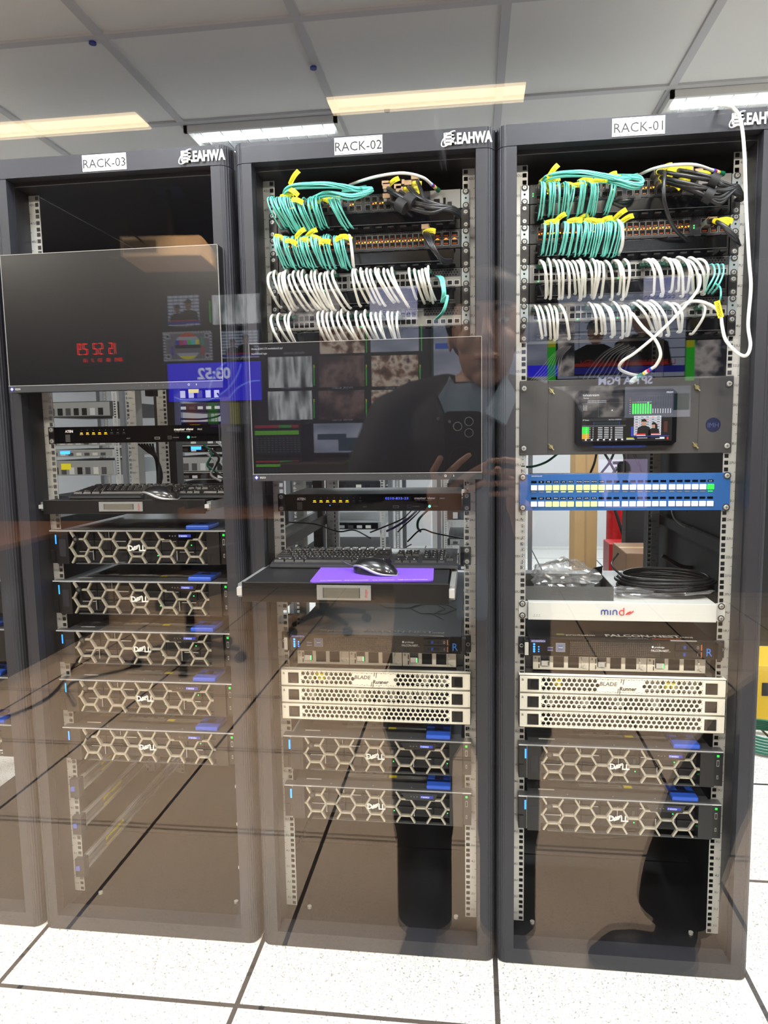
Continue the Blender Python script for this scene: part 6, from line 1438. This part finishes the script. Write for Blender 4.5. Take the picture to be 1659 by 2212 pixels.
# right hand: four fingers wrapped around the right edge, thumb on the screen side
m.ball((.038, -1.694, 1.185), (.020, .030, .048), SKIN, 14, 10, Matrix.Rotation(.25, 3, 'Y')); limb(m, [RW, (.046, -1.712, 1.150)], [.027, .025], SKIN)
for i, (z, tx) in enumerate(((1.255, -.020), (1.232, -.030), (1.209, -.026), (1.188, -.018))):
    finger([(.040, -1.688, z - .012), (.036, -1.655, z - .002), (.012, -1.645, z + .002), (tx, -1.646, z)], .0090 - .0006 * (i == 3))
finger([(.040, -1.704, 1.185), (.022, -1.708, 1.215), (-.002, -1.696, 1.235)], .0105)
man = m.build('person'); remesh(man, .0036, 4)
tag(man, 'man in dark jacket and grey-blue shirt holding a black phone in both hands', 'person')
# face details, hair, clothes: children
e = MB()
for s_ in (-1, 1):
    e.ball(P(s_ * .032, .077, .022), (.013, .006, .0055), mat('eye_white', (215, 210, 205), .3), 12, 8); e.ball(P(s_ * .032, .0825, .020), (.0052, .003, .0050), INK, 10, 6)
e.build('eyes', man)
e = MB()
for s_ in (-1, 1): e.tube([P(s_ * .014, .086, .045), P(s_ * .034, .085, .052), P(s_ * .054, .072, .046)], [.004, .0055, .003], HAIR, 6)
e.build('eyebrows', man)
e = MB().tube([P(-.026, .084, -.053), P(-.01, .0945, -.0515), P(0, .095, -.053), P(.01, .0945, -.0515), P(.026, .084, -.053)], [.0015, .004, .004, .004, .0015], mat('lips', (140, 74, 70), .5), 8); e.build('lips', man)
h = MB(); h.ball(P(0, -.026, .064), (.094, .110, .094), HAIR, 20, 12); h.ball(P(0, -.055, .02), (.090, .073, .084), HAIR, 16, 10); h.ball(P(0, .048, .088), (.080, .055, .042), HAIR, 14, 8)
h.ball(P(-.070, -.01, .045), (.018, .045, .050), HAIR, 12, 8); h.ball(P(.070, -.01, .045), (.018, .045, .050), HAIR, 12, 8)
remesh(h.build('hair', man), .005, 3)
s = MB(); loft([((bx_, by_, z), rx_, ry_) for z, rx_, ry_ in ((.89, .075, .126), (1.0, .070, .124), (1.12, .074, .128), (1.22, .078, .130), (1.30, .085, .122), (1.36, .090, .100), (1.40, .078, .080), (1.425, .070, .066))], s, SHIRT)
for z in (1.30, 1.22, 1.13, 1.04): s.ball((bx_ + .004, by_ + .132, z), .005, INK, 8, 6)
s.box(bx_ - .010, bx_ + .016, by_ + .120, by_ + .1305, .93, 1.30, SHIRT); s.build('shirt', man)
c_ = MB()
for s_ in (-1, 1):
    pts = [(bx_ + s_ * .068 + .012, by_ - .02, 1.452), (bx_ + s_ * .060 + .012, by_ + .045, 1.440), (bx_ + s_ * .012 + .014, by_ + .112, 1.352), (bx_ + s_ * .060 + .012, by_ + .122, 1.325), (bx_ + s_ * .088 + .01, by_ + .085, 1.385), (bx_ + s_ * .090 + .01, by_ - .02, 1.41)]
    c_.add(pts, [(0, 1, 2, 3, 4, 5)], SHIRT)
o = c_.build('collar', man); q = o.modifiers.new('th', 'SOLIDIFY'); q.thickness = .006
j = MB(); rg = [((bx_, by_ - .012, z), rx_, ry_) for z, rx_, ry_ in ((.86, .195, .128), (.95, .182, .122), (1.08, .178, .124), (1.20, .192, .126), (1.30, .205, .118), (1.36, .190, .095), (1.40, .120, .078), (1.43, .085, .070))]
loft(rg, j, JACK)
j.add([(bx_ + rg[0][1] * math.sin(2 * PI * k / 28), by_ - .012 + rg[0][2] * math.cos(2 * PI * k / 28), .86) for k in range(28)], [tuple(range(28))], JACK)
j.add([(bx_ + .085 * math.sin(2 * PI * k / 28), by_ - .012 + .07 * math.cos(2 * PI * k / 28), 1.43) for k in range(28)], [tuple(range(28))[::-1]], JACK)
for s_, el, wr in ((-1, LE, LW), (1, RE, RW)):
    sh = Vector((bx_ + s_ * .185, by_, 1.345)); el = Vector(el); wr = Vector(wr)
    limb(j, [Vector((bx_ + s_ * .06, by_ - .012, 1.405)), Vector((bx_ + s_ * .13, by_ - .01, 1.385)), sh], [.050, .056, .066], JACK, 18)
    limb(j, [sh, sh.lerp(el, .5) + Vector((s_ * .010, 0, 0)), el + Vector((s_ * .006, -.01, -.01)), el.lerp(wr, .5), el.lerp(wr, .86)], [.068, .066, .060, .052, .044], JACK, 18)
remesh(j.build('jacket', man), .007, 5)
# front edges of the jacket either side of the shirt strip
for s_, x_ in ((-1, -.048), (1, .062)):
    MB().tube(cr([(bx_ + x_ + s_ * .035, by_ + .075, 1.395), (bx_ + x_ + s_ * .012, by_ + .112, 1.33), (bx_ + x_, by_ + .126, 1.20), (bx_ + x_, by_ + .124, 1.05), (bx_ + x_ + s_ * .01, by_ + .124, .88)], 5), .007, JACK, 8).build('jacket_edge', man)
MB().ball((bx_ - .095, by_ + .108, 1.19), .006, GREY, 10, 6).build('button', man)
MB().ball((bx_ - .075, by_ + .085, 1.345), .004, GREY, 10, 6).build('button', man)
for k, (hx, fx) in enumerate(((-.088, -.178), (.084, .032))):
    tr = MB(); tr.tube(cr([(bx_ + hx, by_, .96), (bx_ + hx, by_, .85), (fx, by_ + .03, .52), (fx, by_ + .005, .28), (fx, by_ + .005, .07)], 5), [.105] * 5 + [.104] * 5 + [.076] * 5 + [.070] * 5 + [.070], TROU, 18); tr.build('trouser_leg', man)
    sh = MB(); shoe(sh, (fx, by_ - .03, 0), (fx + (.03 if k else -.03), by_ + .20, 0), SHOE); remesh(sh.build('shoe', man), .006, 3)
# the telephone, held square to the camera
t = thing('mobile_phone', 'black mobile phone with three camera lenses held upright in both hands', 'mobile phone', CP - CF * .012); t.matrix_world = Matrix.Translation(CP - CF * .008) @ Matrix((CR, CF, CU)).transposed().to_4x4()
PB = mat('phone_black', (16, 17, 20), .30, .2)
def rr_box(m, x0, x1, z0, z1, y0, y1, r, mt):
    P = []
    for cx, cz, a0 in ((x1 - r, z1 - r, 0), (x0 + r, z1 - r, PI / 2), (x0 + r, z0 + r, PI), (x1 - r, z0 + r, 3 * PI / 2)):
        for i in range(7): a = a0 + PI / 2 * i / 6; P.append((cx + r * math.cos(a), cz + r * math.sin(a)))
    m.prism(P, y0, y1, mt)
dx = -.012
q = MB(); rr_box(q, -.0605 + 0, .0195, -.119, .043, -.012, -.002, .012, PB); q.build('case', t, .0012)
q = MB(); rr_box(q, -.0575, .0165, -.012, .040, -.002, -.0005, .010, PB); q.build('camera_island', t, .0006)
for i, (x, z) in enumerate(((-.0085, .0225), (-.0315, .0125), (-.0085, -.0005))):
    q = MB(); q.tube([(x + .0085 * math.cos(a), .0004, z + .0085 * math.sin(a)) for a in [2 * PI * k / 28 for k in range(29)]], .0009, SILV, 6, False).cyl((x, -.001, z), (x, .0002, z), .0078, BLKG, 24); q.build('lens', t)
MB().cyl((-.048, -.001, .0225), (-.048, .0001, .0225), .0032, mat('flash_grey', (150, 150, 150), .3), 16).build('flash', t)
MB().tube([(-.022 + .029 * math.cos(a), -.0018, -.058 + .029 * math.sin(a)) for a in [2 * PI * k / 40 for k in range(41)]], .0007, GREYD, 5, False).build('magnet_ring', t)
# second person stepping in from the right
m = MB(); X2, Y2 = .93, -1.93; P2 = head(m, (X2 - .02, Y2, 1.58), PI / 2)
limb(m, [(X2, Y2, 1.42), (X2, Y2, 1.25), (X2, Y2, 1.10), (X2, Y2, .95)], [.065, .105, .10, .105], SKIN, 18)
limb(m, [(X2, Y2 - .15, 1.35), (X2, Y2 + .15, 1.35)], [.035, .035], SKIN)
for s_, ex in ((-1, -.10), (1, .10)): limb(m, [(X2, Y2 + s_ * .17, 1.34), (X2 + ex * .4, Y2 + s_ * .23, 1.12), (X2 - .02 + ex, Y2 + s_ * .22, .88)], [.040, .038, .028], SKIN)
for s_, ex in ((-1, -.10), (1, .10)):
    m.ball((X2 - .02 + ex, Y2 + s_ * .22, .82), (.040, .016, .045), SKIN, 12, 8)
    for k in range(4): limb(m, [(X2 - .047 + ex + k * .019, Y2 + s_ * .22, .79), (X2 - .050 + ex + k * .019, Y2 + s_ * .214, .755 + .004 * abs(k - 1)), (X2 - .052 + ex + k * .019, Y2 + s_ * .205, .73 + .005 * abs(k - 1))], [.0085, .0080, .0072], SKIN, 8)
    limb(m, [(X2 - .055 + ex, Y2 + s_ * .21, .83), (X2 - .078 + ex, Y2 + s_ * .20, .80), (X2 - .084 + ex, Y2 + s_ * .195, .775)], [.011, .010, .009], SKIN, 8)
FX = .425; KX = .50
limb(m, [(X2 - .03, Y2 + .08, .90), (KX + .06, Y2 + .05, .55), (FX, Y2 + .05, .10)], [.085, .060, .042], SKIN); limb(m, [(X2 + .03, Y2 - .08, .90), (X2 + .12, Y2 - .06, .50), (X2 + .36, Y2 - .06, .12)], [.085, .058, .040], SKIN)
w2 = m.build('person'); remesh(w2, .005, 4); tag(w2, 'person in black clothes stepping in from the right, only the shoe and lower leg reflected', 'person')
e = MB(); e.ball(P2(0, -.024, .062), (.094, .110, .094), HAIR, 20, 12, Matrix.Rotation(PI / 2, 3, 'Z')); e.ball(P2(0, -.06, .0), (.087, .067, .095), HAIR, 16, 10, Matrix.Rotation(PI / 2, 3, 'Z')); remesh(e.build('hair', w2), .006, 3)
e = MB()
for s_ in (-1, 1): e.ball(P2(s_ * .032, .077, .022), (.006, .006, .0055), INK, 10, 6)
e.build('eyes', w2)
j = MB(); loft([((X2, Y2, z), rx_, ry_) for z, rx_, ry_ in ((.84, .150, .200), (.95, .140, .190), (1.10, .142, .188), (1.25, .146, .205), (1.36, .120, .215), (1.40, .098, .15), (1.44, .082, .09))], j, JACK); j.build('jacket', w2)
for s_, ex in ((-1, -.10), (1, .10)):
    MB().tube(cr([(X2, Y2 + s_ * .14, 1.39), (X2, Y2 + s_ * .20, 1.36), (X2 + ex * .4, Y2 + s_ * .235, 1.12), (X2 - .01 + ex * .9, Y2 + s_ * .225, .89)], 5), [.07] * 5 + [.068] * 5 + [.055] * 5 + [.045], JACK, 16).build('sleeve', w2)
MB().tube(cr([(X2 - .03, Y2 + .07, .96), (X2 - .05, Y2 + .08, .84), (KX + .06, Y2 + .055, .56), (FX + .030, Y2 + .05, .30), (FX + .004, Y2 + .05, .155)], 6), [.11] * 6 + [.108] * 6 + [.088] * 6 + [.088] * 6 + [.085], BTR, 18).build('trouser_leg', w2)
MB().tube(cr([(X2 + .03, Y2 - .08, .96), (X2 + .04, Y2 - .08, .84), (X2 + .12, Y2 - .06, .50), (X2 + .34, Y2 - .06, .12)], 6), [.11] * 6 + [.105] * 6 + [.075] * 6 + [.065], BTR, 18).build('trouser_leg', w2)
def trainer(h, t_):
    sh = MB(); shoe(sh, h, t_, SHOE, 1.28); o = remesh(sh.build('shoe', w2), .006, 3)
    a, b = Vector(h), Vector(t_); d = (b - a).normalized(); s_ = MB(); c = (a + b) / 2 + Vector((0, .043, .045))
    for k in (-1, 1): s_.tube([c + d * .022 * k + Vector((0, 0, .012)), c + d * .004 * k, c + d * .022 * k + Vector((0, 0, -.012))], .0025, GREY, 6)
    s_.build('side_mark', o)
trainer((FX + .010, Y2 + .05, 0), (FX - .165, Y2 + .05, 0)); trainer((X2 + .36, Y2 - .06, .02), (X2 + .18, Y2 - .06, 0))
